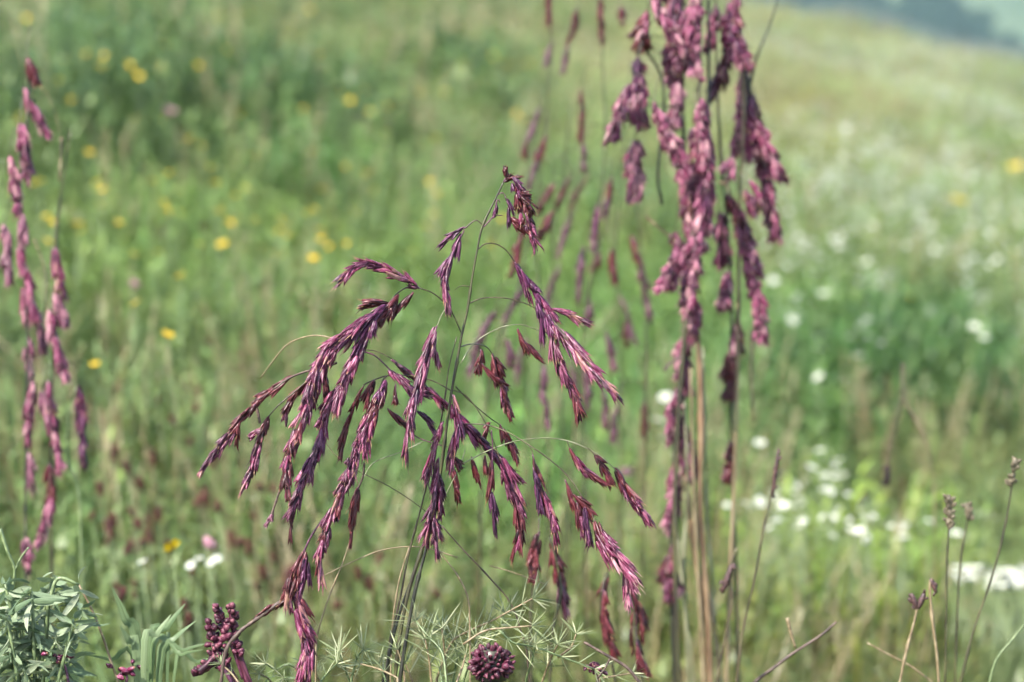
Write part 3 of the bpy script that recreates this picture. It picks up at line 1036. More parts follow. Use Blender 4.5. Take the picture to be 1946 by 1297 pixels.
# middle
B([(846, 588), (838, 602), (830, 622)], D0 - 0.01, t2, t2, 'branch_pale')
C([(830, 620), (818, 655), (806, 695), (795, 735), (783, 775), (775, 815), (772, 862)], D0 - 0.015, 40, 44, 9, 11, ['magenta', 'magenta', 'indigo', 'magenta', 'magenta'], -0.02, 0.22, tipfan=0.2)
C([(825, 650), (829, 670), (834, 698)], D0 - 0.015, 4, 42, 9, 3, 'magenta', 0, 0.1)
B([(690, 668), (712, 676), (732, 694), (745, 708)], D0 - 0.01, 0.0005, t1, 'branch_purple')
B([(686, 664), (715, 668), (745, 682)], D0 - 0.004, t1, t2, 'branch')
C([(742, 684), (765, 700), (788, 718)], D0, 7, 34, 8, 4, 'magenta', 0, 0.15)
C([(738, 700), (760, 722), (782, 742), (805, 748)], D0 - 0.012, 14, 34, 10, 7, ['magenta', 'indigo'], 0, 0.2)
C([(805, 728), (830, 756), (856, 782), (884, 808), (912, 836), (938, 864), (962, 888), (986, 914)], D0 + 0.012, 50, 36, 10, 9, ['magenta', 'magenta', 'indigo', 'indigo', 'magenta', 'magenta'], 0.02, 0.22)
C([(736, 776), (752, 792), (772, 806)], D0 + 0.004, 6, 32, 9, 4, 'brown', 0, 0.15)
B([(772, 806), (788, 828), (815, 840), (850, 850)], D0 + 0.004, t1, t2, 'branch_purple')
C([(790, 780), (805, 790), (825, 825)], D0 + 0.006, 6, 34, 9, 4, 'indigo', 0, 0.2)
C([(752, 730), (752, 750), (755, 768)], D0 + 0.02, 4, 24, 8, 4, 'brown', 0, 0.3)
C([(860, 750), (867, 790), (870, 815), (862, 850), (853, 890)], D0 - 0.006, 24, 40, 9, 8, ['magenta', 'indigo', 'magenta'], 0, 0.18)
C([(843, 800), (832, 832), (820, 868), (809, 905)], D0 - 0.015, 16, 42, 9, 7, ['magenta', 'magenta'], 0, 0.2)
C([(834, 870), (833, 915), (828, 955), (820, 985), (806, 1022)], D0 - 0.01, 28, 40, 9, 9, ['magenta', 'magenta'], 0, 0.3, tipfan=0.5)
C([(824, 985), (828, 1010), (828, 1050)], D0 - 0.012, 8, 40, 9, 8, 'magenta', 0, 0.35)
C([(832, 890), (836, 930), (836, 975)], D0 - 0.004, 9, 36, 9, 6, 'magenta', 0, 0.2)
B([(814, 905), (815, 925), (826, 948)], D0 - 0.012, t1, t2, 'branch_purple')
C([(858, 868), (870, 878), (876, 888)], D0 + 0.004, 5, 20, 11, 6, 'brown', 0, 0.5)
B([(884, 855), (873, 890), (850, 935), (838, 975)], D0 + 0.01, t2, t2, 'branch_pale')
# lower right hanging sprays
B([(862, 742), (885, 752), (908, 780), (928, 815), (942, 850), (952, 880)], D0, t1, t2, 'branch', dz=0.01)
C([(950, 868), (962, 900), (970, 925), (982, 958), (986, 1000), (983, 1046)], D0 + 0.008, 32, 42, 10, 12, ['magenta', 'indigo', 'magenta', 'brown'], 0, 0.22)
B([(934, 818), (936, 850), (935, 878)], D0 + 0.006, t1, t2, 'branch_purple')
C([(936, 870), (934, 900), (930, 925)], D0 + 0.006, 7, 40, 9, 7, 'brown', 0, 0.25)
C([(933, 930), (936, 960), (942, 1012)], D0 + 0.006, 10, 40, 9, 5, 'indigo', 0, 0.12)
B([(884, 806), (925, 808), (965, 822), (1005, 846), (1045, 874), (1080, 906), (1102, 938), (1122, 972), (1133, 1000)], D0 + 0.004, t1, t1, 'branch', dz=-0.015)
B([(1005, 846), (1011, 858), (1014, 872)], D0 - 0.003, t2, t2, 'branch')
C([(1012, 864), (1022, 900), (1030, 930), (1036, 955)], D0 - 0.003, 9, 40, 9, 5, ['brown', 'brown'], 0, 0.2)
C([(1013, 888), (1020, 925), (1028, 968)], D0 - 0.006, 7, 42, 10, 4, 'indigo', 0, 0.12)
C([(1030, 930), (1042, 962), (1050, 985), (1056, 1016)], D0 - 0.003, 14, 40, 10, 8, 'magenta', 0, 0.22)
C([(1074, 912), (1082, 935), (1090, 960)], D0 - 0.008, 7, 34, 9, 4, 'brown', 0, 0.15)
C([(1090, 940), (1106, 955), (1122, 975)], D0 - 0.008, 8, 36, 10, 6, 'brown', 0, 0.25)
C([(1096, 955), (1102, 980), (1108, 1010)], D0 - 0.009, 11, 40, 11, 7, ['brown', 'magenta'], 0, 0.15)
C([(1112, 962), (1116, 990), (1120, 1030)], D0 - 0.01, 9, 40, 11, 6, 'indigo', 0, 0.15)
C([(1130, 990), (1138, 1014), (1152, 1036), (1168, 1058), (1185, 1080), (1206, 1104)], D0 - 0.014, 40, 44, 11, 16, ['brown', 'magenta', 'pink', 'pink'], -0.015, 0.24)
C([(1185, 1080), (1190, 1110), (1194, 1150)], D0 - 0.016, 12, 38, 10, 7, 'pink', 0, 0.15)
B([(862, 890), (890, 876), (930, 856), (975, 840), (1025, 833), (1070, 836), (1110, 850), (1145, 870), (1172, 896)], D0 + 0.004, 0.00036, t2, 'branch_pale', dz=0.02)
C([(1166, 888), (1182, 915), (1198, 940), (1214, 962), (1234, 992)], D0 + 0.026, 24, 34, 10, 9, ['brown', 'magenta', 'magenta', 'pink'], 0, 0.2)
C([(1082, 850), (1094, 872), (1112, 894), (1150, 918)], D0 + 0.016, 16, 32, 9, 6, ['brown', 'magenta', 'brown'], 0, 0.22)
C([(1128, 862), (1142, 884), (1160, 914)], D0 + 0.018, 11, 32, 9, 6, 'brown', 0, 0.3)
B([(1078, 838), (1080, 845), (1083, 852)], D0 + 0.014, t2, t2, 'branch')
B([(1118, 852), (1124, 858), (1129, 864)], D0 + 0.016, t2, t2, 'branch')
# brown spikelets further back on the same plant
C([(914, 664), (912, 682), (908, 700)], D0 + 0.04, 5, 26, 10, 5, 'brown', 0, 0.35)
C([(936, 672), (944, 700), (952, 730), (960, 760), (970, 797)], D0 + 0.045, 20, 32, 10, 9, ['brown', 'brown', 'magenta', 'brown'], 0, 0.3)
C([(915, 690), (930, 708), (950, 725)], D0 + 0.04, 6, 30, 9, 4, 'brown', 0, 0.2)
B([(874, 660), (890, 655), (908, 655), (925, 660), (936, 674)], D0, t1, t2, 'branch', dz=0.045)
C([(950, 806), (962, 830), (975, 850), (985, 872)], D0 + 0.04, 11, 32, 10, 6, 'brown', 0, 0.2)
C([(932, 802), (926, 815), (918, 828)], D0 + 0.035, 4, 24, 9, 4, 'brown', 0, 0.3)
C([(896, 868), (902, 890), (910, 916)], D0 + 0.04, 6, 32, 9, 4, 'brown', 0, 0.2)
C([(862, 890), (866, 915), (872, 952)], D0 + 0.03, 8, 34, 10, 5, 'brown', 0, 0.2)
C([(922, 866), (924, 885), (930, 905)], D0 + 0.04, 5, 28, 9, 5, 'brown', 0, 0.3)
B([(866, 735), (890, 760), (925, 790), (950, 808)], D0, t1, t2, 'branch', dz=0.04)
B([(840, 1000), (880, 1045), (930, 1098), (972, 1150), (1000, 1230)], D0 + 0.02, t1, 0.0005, 'twig', 'culm', 0.02, True)
B([(824, 1035), (848, 1065), (872, 1098), (890, 1140), (893, 1200)], D0 + 0.01, t1, 0.0006, 'tan', 'culm', 0.0, True)
B([(850, 1010), (800, 965), (740, 925), (680, 895), (640, 868), (612, 832)], D0 + 0.03, t2, t2, 'branch')
B([(870, 1060), (800, 1040), (730, 1045), (670, 1068), (612, 1096)], D0 + 0.05, 0.0005, t2, 'tan')
B([(930, 1075), (980, 1090), (1040, 1112)], D0 + 0.06, 0.0004, t2, 'tan')
B([(808, 838), (760, 860), (710, 880), (690, 910)], D0 + 0.03, t2, t2, 'branch_pale')
pl.finish(295)


# ------------------------------------------------------------------ purple grasses behind the focus
def ropes(pl, d, rows, L, W, rad, dens, fam, spread=0.3, jit=0.03, axis=None, rise=70, twin=False):
    """clusters hung on fine side stalks that leave the culm (axis: its course) a little higher up"""
    for i, row in enumerate(rows):
        pp, fm = (row, fam) if not isinstance(row[-1], (str, list)) else (row[:-1], row[-1])
        ln = sum(math.dist(pp[k], pp[k + 1]) for k in range(len(pp) - 1))
        dd = d + rng.uniform(-jit, jit)
        pl.cluster(pp, dd, max(5, int(ln * dens)), L, W, rad, fm, 0, spread)
        if twin:
            ox = rng.choice((-1, 1)) * rng.uniform(8, 20)
            k0 = rng.uniform(-15, 25)
            qq = [(q[0] + ox * (0.3 + 0.7 * k / (len(pp) - 1)), q[1] + k0) for k, q in enumerate(pp)]
            pl.cluster(qq, dd + rng.uniform(-0.02, 0.02), max(4, int(ln * dens * 0.6)), L * rng.uniform(0.8, 1.1), W, rad * 0.55, rng.choice([fm, 'magenta', 'pink', 'pink']), 0, spread)
        if axis:
            x0, y0 = pp[0]
            ax = min(axis, key=lambda a: abs(np.interp(y0 - rise, [q[1] for q in a], [q[0] for q in a]) - x0))
            yy = y0 - rise * rng.uniform(0.6, 1.3)
            xa = float(np.interp(yy, [q[1] for q in ax], [q[0] for q in ax]))
            p0, p1 = P(xa, yy, d), P(x0, y0, dd)
            m = P(xa + (x0 - xa) * 0.7, yy + (y0 - yy) * 0.15 - abs(x0 - xa) * 0.2, (d + dd) / 2)
            mb = MB()
            tube(mb, spline([p0, m, p1], 6), 0.0005, 0.0004, 4)
            pl.part('branch', mb, [M['branch']])


D1 = 1.96
pa = Plant('purple_grass_plant', 'tall purple grass with thick pink hanging ropes of spikelets right of centre', 'grass plant', foot_of(1288, 1297, D1))
pa.stem([(1332, -60), (1330, 100), (1326, 260), (1318, 420), (1308, 560), (1296, 700), (1286, 850), (1283, 1000), (1285, 1150), (1290, 1297)], D1, 0.0012, 0.0022, 'culm', 'culm', 0, True)
pa.stem([(1290, -60), (1297, 120), (1300, 300), (1305, 450), (1300, 640), (1285, 800), (1278, 950), (1276, 1100), (1282, 1297)], D1 + 0.02, 0.0010, 0.0018, 'culm_dark', 'culm', 0, True)
pa.stem([(1345, -50), (1347, 80), (1346, 200), (1340, 300)], D1 + 0.01, 0.0014, 0.0014, 'culm_dark', 'branch')
pa.stem([(1320, 590), (1330, 700), (1332, 820), (1330, 940), (1336, 1060), (1345, 1195), (1350, 1297)], D1 + 0.01, 0.0022, 0.0026, 'straw', 'dry_stalk', 0, True)
pa.stem([(1296, 830), (1304, 920), (1318, 1040), (1332, 1130), (1342, 1200), (1346, 1297)], D1 + 0.03, 0.0017, 0.0020, 'straw', 'dry_stalk', 0, True)
pa.stem([(1310, 880), (1325, 1000), (1345, 1120), (1362, 1220), (1366, 1297)], D1 + 0.05, 0.0012, 0.0018, 'tan', 'dry_stalk', 0, True)
for st_ in ([(1312, 700), (1316, 860), (1322, 1020), (1330, 1160), (1336, 1297)], [(1336, 660), (1340, 820), (1344, 980), (1356, 1140), (1362, 1297)],
            [(1278, 860), (1286, 980), (1296, 1100), (1310, 1220), (1318, 1297)], [(1300, 760), (1306, 900), (1300, 1060), (1304, 1200), (1308, 1297)]):
    pa.stem(st_, D1 + rng.uniform(-0.02, 0.06), 0.0009, 0.0016, rng.choice(['tan', 'straw', 'branch_pale']), 'dry_stalk', 0, True)
pa.stem([(1222, 90), (1250, 130), (1262, 180), (1258, 250), (1250, 330), (1258, 390)], D1 + 0.03, 0.0011, 0.0012, 'culm_dark', 'branch')
pa.stem([(1330, 560), (1290, 470), (1260, 440), (1225, 410)], D1 + 0.03, 0.0011, 0.0012, 'tan', 'branch')
pa.stem([(1222, 80), (1215, 100), (1205, 120)], D1, 0.0008, 0.0006, 'culm_dark', 'branch')
pa.stem([(1262, 705), (1275, 690), (1300, 680)], D1, 0.0014, 0.0012, 'twig', 'branch')
ropes(pa, D1, [
    [(1262, -40), (1272, 20), (1282, 60), (1298, 105), ['magenta', 'indigo']], [(1240, -20), (1258, 30), (1280, 70), (1296, 100)],
    [(1290, -40), (1288, 30), (1282, 80), (1275, 130), ['indigo', 'magenta']], [(1325, -40), (1318, 30), (1310, 80), (1316, 140)],
    [(1315, 40), (1308, 90), (1300, 130)], [(1284, 100), (1280, 130), (1284, 150), 'magenta'], [(1300, 30), (1296, 80), (1290, 130), 'magenta'],
    [(1286, 148), (1290, 190), (1284, 245), 'pale'], [(1240, 200), (1262, 255), (1285, 295), (1300, 345)],
    [(1330, 188), (1336, 245), (1340, 320), (1334, 400), (1326, 450), 'pink'], [(1318, 240), (1322, 300), (1316, 350), (1312, 400), 'magenta'],
    [(1300, 330), (1306, 400), (1322, 470), ['magenta', 'pink']], [(1284, 440), (1290, 480), (1296, 520), 'magenta'],
    [(1330, 440), (1316, 480), (1306, 530), (1298, 580)], [(1318, 470), (1318, 520), (1310, 580), ['pink', 'magenta']],
    [(1292, 470), (1282, 510), (1273, 548)], [(1312, 540), (1310, 580), (1305, 620)], [(1332, 578), (1316, 618), (1300, 660), (1296, 705), ['pale', 'pink']],
    [(1300, 640), (1298, 690), (1308, 745)], [(1288, 735), (1284, 780), (1290, 830), ['magenta', 'pink']],
    [(1290, 800), (1300, 850), (1308, 912), ['magenta', 'pink']], [(1284, 890), (1282, 950), (1276, 1010), ['magenta', 'pale']],
    [(1280, 1045), (1266, 1095), (1274, 1142), ['brown', 'magenta']],
    [(1210, 108), (1216, 160), (1208, 205), (1216, 240), ['indigo', 'pale', 'pink']], [(1200, 160), (1184, 205), (1168, 266), 'indigo'],
    [(1232, 20), (1220, 50), (1208, 66), 'brown'], [(1222, 60), (1216, 90), 'brown'],
    [(1206, 265), (1208, 310), (1216, 378), 'pale'],
], 23, 11, 13, 0.36, ['pink', 'pink', 'pink'], 0.42, 0.035, [[(1332, -120), (1330, 100), (1326, 260), (1318, 420), (1308, 560), (1296, 700), (1286, 850), (1283, 1000), (1285, 1150)], [(1290, -120), (1297, 120), (1300, 300), (1305, 450), (1300, 640), (1285, 800), (1278, 950), (1276, 1100)]], 70, True)
pa.finish(290)

D2 = 2.0
pb = Plant('purple_grass_plant', 'purple grass right of the thickest one with three long slanting spikelet ropes', 'grass plant', foot_of(1388, 1297, D2))
pb.stem([(1392, -60), (1405, 80), (1414, 200), (1408, 340), (1404, 500), (1402, 700), (1396, 900), (1388, 1080), (1380, 1297)], D2, 0.0010, 0.0018, 'tan', 'culm', 0, True)
pb.stem([(1360, -60), (1362, 120), (1370, 300), (1386, 480), (1392, 700), (1390, 850), (1398, 1060), (1402, 1297)], D2 + 0.03, 0.0009, 0.0017, 'culm', 'culm', 0, True)
pb.stem([(1426, 160), (1440, 105), (1462, 50), (1482, -10)], D2 - 0.01, 0.0012, 0.0005, 'culm_dark', 'leaf_blade')
pb.stem([(1412, 110), (1420, 150), (1426, 180)], D2, 0.0014, 0.0018, 'culm_dark', 'branch')
pb.stem([(1392, 380), (1380, 350), (1366, 348)], D2, 0.0012, 0.001, 'tan', 'branch')
pb.stem([(1430, 630), (1428, 720), (1432, 800)], D2 + 0.1, 0.0016, 0.001, 'tan', 'branch')
ropes(pb, D2, [
    [(1392, -40), (1394, 40), (1404, 95), (1412, 125), ['magenta', 'indigo', 'pink']], [(1380, 20), (1388, 70), (1400, 110), 'magenta'],
    [(1410, 120), (1414, 175), (1410, 235), (1402, 290), ['pale', 'pink', 'magenta']], [(1362, 10), (1356, 50), (1350, 85), 'pink'],
    [(1388, 80), (1378, 120), (1370, 165), 'brown'], [(1424, 170), (1436, 225), (1448, 280), (1456, 330), (1466, 390), (1480, 462), ['magenta', 'pink', 'pink']],
    [(1418, 200), (1424, 260), (1420, 300), 'magenta'], [(1440, 230), (1456, 272), (1468, 305), (1480, 342)],
    [(1386, 372), (1406, 420), (1418, 465), (1432, 520), (1444, 575), (1450, 612), (1448, 652), ['brown', 'magenta', 'pink', 'pink']],
    [(1400, 400), (1416, 470), (1424, 530), 'magenta'], [(1366, 405), (1370, 450), (1372, 505), 'pink'], [(1400, 308), (1388, 322), (1384, 334), 'pink'],
    [(1418, 358), (1428, 385), (1434, 402), 'magenta'], [(1384, 515), (1382, 560), (1380, 580)], [(1388, 665), (1382, 710), (1378, 755), 'brown'],
    [(1400, 600), (1402, 640), (1404, 660), 'brown'], [(1392, 840), (1390, 880), (1388, 910), 'brown'],
], 23, 11, 12, 0.34, ['pink', 'pink', 'pink'], 0.40, 0.03, [[(1392, -120), (1405, 80), (1414, 200), (1408, 340), (1404, 500), (1402, 700), (1396, 900)], [(1360, -120), (1362, 120), (1370, 300), (1386, 480), (1392, 700), (1390, 850)]], 70, True)
pb.finish(220)

D3 = 1.96
pc = Plant('purple_grass_plant', 'purple grass with plump pink spikelets at the left edge of the meadow', 'grass plant', foot_of(50, 1297, D3))
pc.stem([(58, 112), (54, 200), (40, 330), (44, 480), (52, 650), (50, 820), (48, 1000), (50, 1150), (52, 1297)], D3, 0.0008, 0.0014, 'culm_dark', 'culm', 0, True)
pc.stem([(134, 250), (122, 330), (112, 400), (108, 480), (106, 620), (98, 760), (96, 900), (98, 1050), (100, 1297)], D3 + 0.03, 0.0008, 0.0014, 'culm', 'culm', 0, True)
pc.stem([(146, 735), (132, 790), (128, 870), (148, 930), (154, 1040), (158, 1297)], D3 + 0.02, 0.0008, 0.0012, 'greenstem', 'culm', 0, True)
pc.stem([(116, 262), (116, 300), (113, 345)], D3 + 0.03, 0.0014, 0.0012, 'tan', 'leaf_blade')
pc.stem([(70, 150), (100, 200), (115, 260)], D3 + 0.02, 0.0003, 0.0004, 'tan', 'branch')
pc.stem([(65, 455), (82, 500), (90, 540), (84, 600)], D3 + 0.02, 0.0008, 0.0008, 'tan', 'branch')
pc.stem([(100, 590), (112, 690), (125, 790), (128, 830)], D3 + 0.02, 0.0005, 0.0006, 'greenstem', 'branch')
pc.stem([(5, 300), (5, 380), (10, 440)], D3 + 0.02, 0.0005, 0.0005, 'greenstem', 'branch')
ropes(pc, D3, [
    [(52, 108), (60, 125), (68, 152), 'brown'], [(46, 165), (58, 200), (72, 228), (90, 257), 'pink'], [(38, 232), (44, 262), (48, 300), 'pink'],
    [(52, 260), (50, 300), (54, 340), ['pale']], [(18, 296), (28, 345), (36, 405), ['pink', 'magenta']], [(42, 405), (44, 440), (42, 472), 'pale'],
    [(34, 468), (48, 515), (58, 560), (64, 600), 'pink'], [(10, 425), (14, 470), (16, 532), 'pale'], [(46, 545), (50, 580), (52, 605), 'pink'],
    [(70, 590), (78, 630), (82, 665), 'pale'], [(104, 468), (110, 510), (118, 555), 'magenta'], [(104, 556), (114, 585), (124, 615), 'pale'],
    [(96, 588), (104, 640), (114, 685), (122, 718), 'pink'], [(52, 640), (54, 680), (56, 712), 'pale'], [(62, 722), (56, 780), (50, 835), 'pink'],
    [(78, 740), (86, 780), (92, 800), 'pale'], [(92, 722), (98, 790), (106, 840), (116, 890), ['magenta', 'pink']], [(150, 732), (154, 790), (158, 880), ['magenta', 'indigo']],
    [(52, 858), (56, 890), (58, 918), 'pale'], [(94, 880), (96, 920), (94, 950), 'brown'], [(96, 945), (88, 990), (74, 1030), 'pink'], [(48, 1022), (52, 1050), (56, 1075), 'pink'],
], 30, 12, 9, 0.24, 'pink', 0.16, 0.02, [[(60, 60), (54, 200), (40, 330), (44, 480), (52, 650), (50, 820), (48, 1000)], [(134, 250), (122, 330), (112, 400), (108, 480), (106, 620), (98, 760), (96, 900), (98, 1050)]], 45)
pc.finish(220)


def far_grass(label, d, stems, rows, L=30, W=11, rad=6, dens=0.14, fam='magenta', budget=60):
    b = stems[0][-1]
    p = Plant('purple_grass_plant', label, 'grass plant', foot_of(b[0], b[1], d))
    for s in stems:
        p.stem(s, d, 0.0007, 0.0012, 'culm', 'culm', 0, True)
    ropes(p, d, rows, L, W, rad, dens, fam, 0.15, 0.03, stems, 40)
    p.finish(budget)


far_grass('thin blurred purple grass whose brown spikes leave the frame at the top centre', 2.35,
          [[(1050, -40), (1040, 200), (1020, 420), (1030, 640), (1040, 860), (1040, 1050)], [(1140, -40), (1145, 120), (1150, 280), (1130, 480), (1100, 700), (1085, 900), (1080, 1050)]],
          [[(1100, 10), (1094, 45), (1084, 70), 'brown'], [(1050, 78), (1044, 100), (1038, 122), 'dusk'], [(1082, 82), (1076, 105), (1070, 134), 'dusk'],
           [(1140, -20), (1142, 40), (1144, 75), 'brown'], [(1045, -20), (1042, 15), (1042, 38), 'brown'], [(1105, 165), (1106, 215), (1104, 265), ['brown', 'brown']],
           [(1108, 270), (1106, 295), (1108, 318), 'dusk'], [(1042, 258), (1022, 300), (1008, 350), ['brown', 'dusk']], [(1000, 265), (998, 285), 'brown'],
           [(1055, 345), (1040, 370), (1025, 400), 'brown'], [(1085, 330), (1072, 360), (1058, 395), 'brown'], [(1180, 10), (1184, 40), 'brown']], 26, 9, 5)
far_grass('faint purple grass with short lilac spikelets between the two sharpest grasses', 2.3,
          [[(1165, 330), (1150, 430), (1120, 540), (1105, 680), (1110, 860), (1112, 1060)], [(1200, 260), (1210, 400), (1225, 560), (1228, 760), (1222, 1060)]],
          [[(1160, 335), (1158, 370), (1150, 405), ['brown', 'dusk']], [(1138, 385), (1132, 430), (1130, 480), ['indigo', 'dusk']], [(1108, 465), (1104, 510), (1098, 565), ['indigo', 'dusk', 'dusk']],
           [(1160, 470), (1164, 500), (1166, 535), 'brown'], [(1200, 445), (1212, 490), (1224, 545), (1234, 605), ['brown', 'dusk', 'dusk']], [(1120, 565), (1120, 590), (1116, 605), 'dusk'],
           [(1152, 628), (1160, 660), (1168, 704), 'dusk'], [(1190, 610), (1192, 650), 'brown'], [(1110, 695), (1116, 730), (1118, 770), 'dusk'], [(1145, 735), (1148, 770), (1150, 808), 'dusk'],
           [(1172, 765), (1168, 800), (1166, 830), 'dusk'], [(1222, 760), (1226, 800), (1226, 830), 'brown'], [(1140, 480), (1130, 505), 'brown']], 28, 10, 6)
far_grass('faint purple grass seen just behind the bare upper stem of the sharp one', 2.15,
          [[(1010, 430), (985, 540), (950, 640), (925, 760), (915, 900), (912, 1080)]],
          [[(1000, 420), (985, 470), (975, 520), 'brown'], [(1000, 540), (980, 570), (958, 612), ['dusk', 'dusk']], [(940, 590), (920, 630), (898, 690), ['dusk', 'dusk']],
           [(915, 640), (905, 665), (892, 710), 'dusk'], [(1030, 690), (1034, 740), (1042, 810), ['dusk', 'dusk']], [(1050, 400), (1036, 430), (1020, 455), 'brown'], [(960, 640), (966, 665), (970, 690), 'dusk']], 28, 10, 6)
far_grass('tangle of dim thin purple grass between the sharp grass top and the thick ropes', 2.5,
          [[(1085, 200), (1070, 330), (1050, 460), (1062, 640), (1070, 860), (1072, 1060)], [(1200, 120), (1185, 300), (1170, 480), (1180, 700), (1178, 1060)], [(1030, 200), (1000, 330), (985, 480), (1000, 700), (1000, 1060)]],
          [[(1030, 200), (1012, 240), (1000, 275), 'dusk'], [(1120, 330), (1100, 362), (1086, 396), 'brown'], [(1090, 400), (1074, 440), (1062, 482), 'dusk'],
           [(1065, 500), (1046, 545), (1040, 590), 'dusk'], [(1178, 560), (1192, 600), (1206, 650), 'dusk'], [(1085, 690), (1094, 740), 'dusk'], [(1000, 640), (988, 680), (982, 720), 'dusk']], 30, 8, 4)
far_grass('short brown grass with one pink tipped spike under the sharp purple grass', 1.66,
          [[(1045, 1020), (1060, 1080), (1066, 1130), (1050, 1200), (1045, 1297)], [(1025, 1010), (1015, 1090), (1008, 1180), (1010, 1297)]],
          [[(1046, 1022), (1054, 1060), (1062, 1100), (1068, 1130), (1076, 1162), ['brown', 'brown', 'pink', 'pink']], [(1024, 1012), (1018, 1050), (1012, 1095), 'brown']], 34, 13, 9, 0.2)
far_grass('pair of reddish brown drooping grass spikes low beside the pink slanting cluster', 1.68,
          [[(1156, 1092), (1144, 1120), (1142, 1180), (1160, 1240), (1168, 1297)], [(1190, 1110), (1204, 1160), (1206, 1220), (1222, 1297)]],
          [[(1146, 1120), (1146, 1160), (1154, 1200), (1168, 1245), 'brown'], [(1156, 1092), (1150, 1104), (1146, 1118), 'brown'], [(1196, 1110), (1206, 1150), (1204, 1190), (1210, 1230), 'brown'],
           [(1208, 1140), (1220, 1170), (1222, 1200), 'brown'], [(1210, 1220), (1216, 1250), (1226, 1270), 'brown']], 34, 12, 8, 0.18)


# ------------------------------------------------------------------ leaves
def leaf_shape(kind, seed):
    r = random.Random(seed)
    mb = MB()
    seg = 6
    vs, al, an, fs = [], [], [], []
    bend = {'lance': r.uniform(-0.8, 1.5), 'needle': r.uniform(-0.25, 0.35), 'blade': r.uniform(0.0, 0.35)}[kind]
    p, th = Vector((0, 0, 0)), -bend * 0.4
    for i in range(seg + 1):
        t = i / seg
        if kind == 'lance':
            hw = 0.5 * math.sin(PI * min(1, 0.05 + 0.95 * t ** 0.85)) ** 0.8 + 0.02
        elif kind == 'needle':
            hw = 0.5 * (0.6 + 0.4 * math.sin(PI * t)) * (1 - t ** 6) + 0.02
        else:
            hw = 0.5 * (1 - t ** 2.2) + 0.01
        fold = {'lance': 0.07, 'needle': 0.02, 'blade': 0.05}[kind] * hw
        vs += [p + Vector((-hw, fold, 0)), p.copy(), p + Vector((hw, fold, 0))]
        al += [t] * 3
        an += [0, 0.5, 1.0]
        p = p + Vector((0, math.sin(th), math.cos(th))) / seg * Vector((1, 1, 1)).x
        th += bend / seg
    for i in range(seg):
        for j in range(2):
            a = i * 3 + j
            fs.append((a, a + 1, a + 4, a + 3))
    mb.add(vs, fs, al, an)
    return mb


_leafme = {}


def leaf_mesh(kind, k, mat):
    key = (kind, k, mat)
    if key not in _leafme:
        _leafme[key] = leaf_shape(kind, k * 7 + 1).mesh('leaf', [M[mat]])
    return _leafme[key]


def put_leaf(parent, org, base, tip_dir, ln, w, kind, mat, roll=None, name='leaf'):
    """local y of the leaf is its upper side bend axis; scaled so that the unit leaf gets its length and width"""
    o = link(name, leaf_mesh(kind, rng.randrange(5), mat), parent)
    m3 = orient(tip_dir, rng.uniform(0, 6.28) if roll is None else roll) @ Matrix.Diagonal((w, ln, ln))
    o.matrix_local = Matrix.Translation(base - org) @ m3.to_4x4()
    return o


# grey-green leafy herb, bottom left
dh = 1.47
hp = Plant('leafy_herb', 'grey green leafy herb with narrow drooping leaves in the lower left corner', 'herb', foot_of(60, 1297, dh))
for c, ex, nl, ll in [((100, 1098), [(85, 1160), (70, 1297)], 10, 75), ((40, 1165), [(42, 1230), (50, 1297)], 11, 80), ((150, 1112), [(110, 1100), (92, 1150)], 7, 62),
                      ((108, 1218), [(85, 1260), (80, 1297)], 12, 72), ((62, 1205), [(64, 1250), (68, 1297)], 11, 78), ((20, 1235), [(30, 1270), (45, 1297)], 12, 75),
                      ((45, 1268), [(52, 1290), (58, 1310)], 11, 72), ((10, 1110), [(25, 1180), (45, 1297)], 7, 66), ((92, 1275), [(80, 1290), (75, 1310)], 9, 66), ((60, 1128), [(64, 1200), (66, 1297)], 8, 70),
                      ((140, 1180), [(125, 1240), (110, 1297)], 9, 66), ((15, 1180), [(25, 1240), (35, 1297)], 9, 70), ((130, 1262), [(118, 1280), (108, 1310)], 9, 60), ((78, 1172), [(74, 1230), (72, 1297)], 9, 66)]:
    dd = dh + rng.uniform(-0.03, 0.03)
    st = hp.stem([c] + ex, dd, 0.0010, 0.0014, 'greenstem', 'stem', 0, True)
    q = P(c[0], c[1], dd)
    nl = int(nl * 2.6)
    for i in range(nl):
        a = 2 * PI * (i + rng.random() * 0.9) / nl
        el = rng.uniform(-0.75, 0.75)
        dv = Vector((math.cos(a) * math.cos(el), math.sin(a) * math.cos(el), math.sin(el) - 0.15))
        put_leaf(hp.root, hp.foot, q + Vector((0, 0, rng.uniform(-0.022, 0.004))), dv, ll * dd / FPX * rng.uniform(0.45, 1.1), ll * 0.16 * dd / FPX * rng.uniform(0.8, 1.2), 'lance', 'greyleaf')
hp.stem([(150, 1112), (175, 1160), (195, 1210), (212, 1260), (225, 1297)], dh, 0.0007, 0.0009, 'tan', 'stem', 0, True)
hp.stem([(0, 1005), (15, 1050), (28, 1085), (18, 1140), (2, 1180)], dh + 0.03, 0.0012, 0.0009, 'greenstem', 'stem', 0)
hp.stem([(28, 1085), (40, 1060), (55, 1040)], dh + 0.03, 0.0008, 0.0005, 'greenstem', 'stem', 0)
hp.finish()

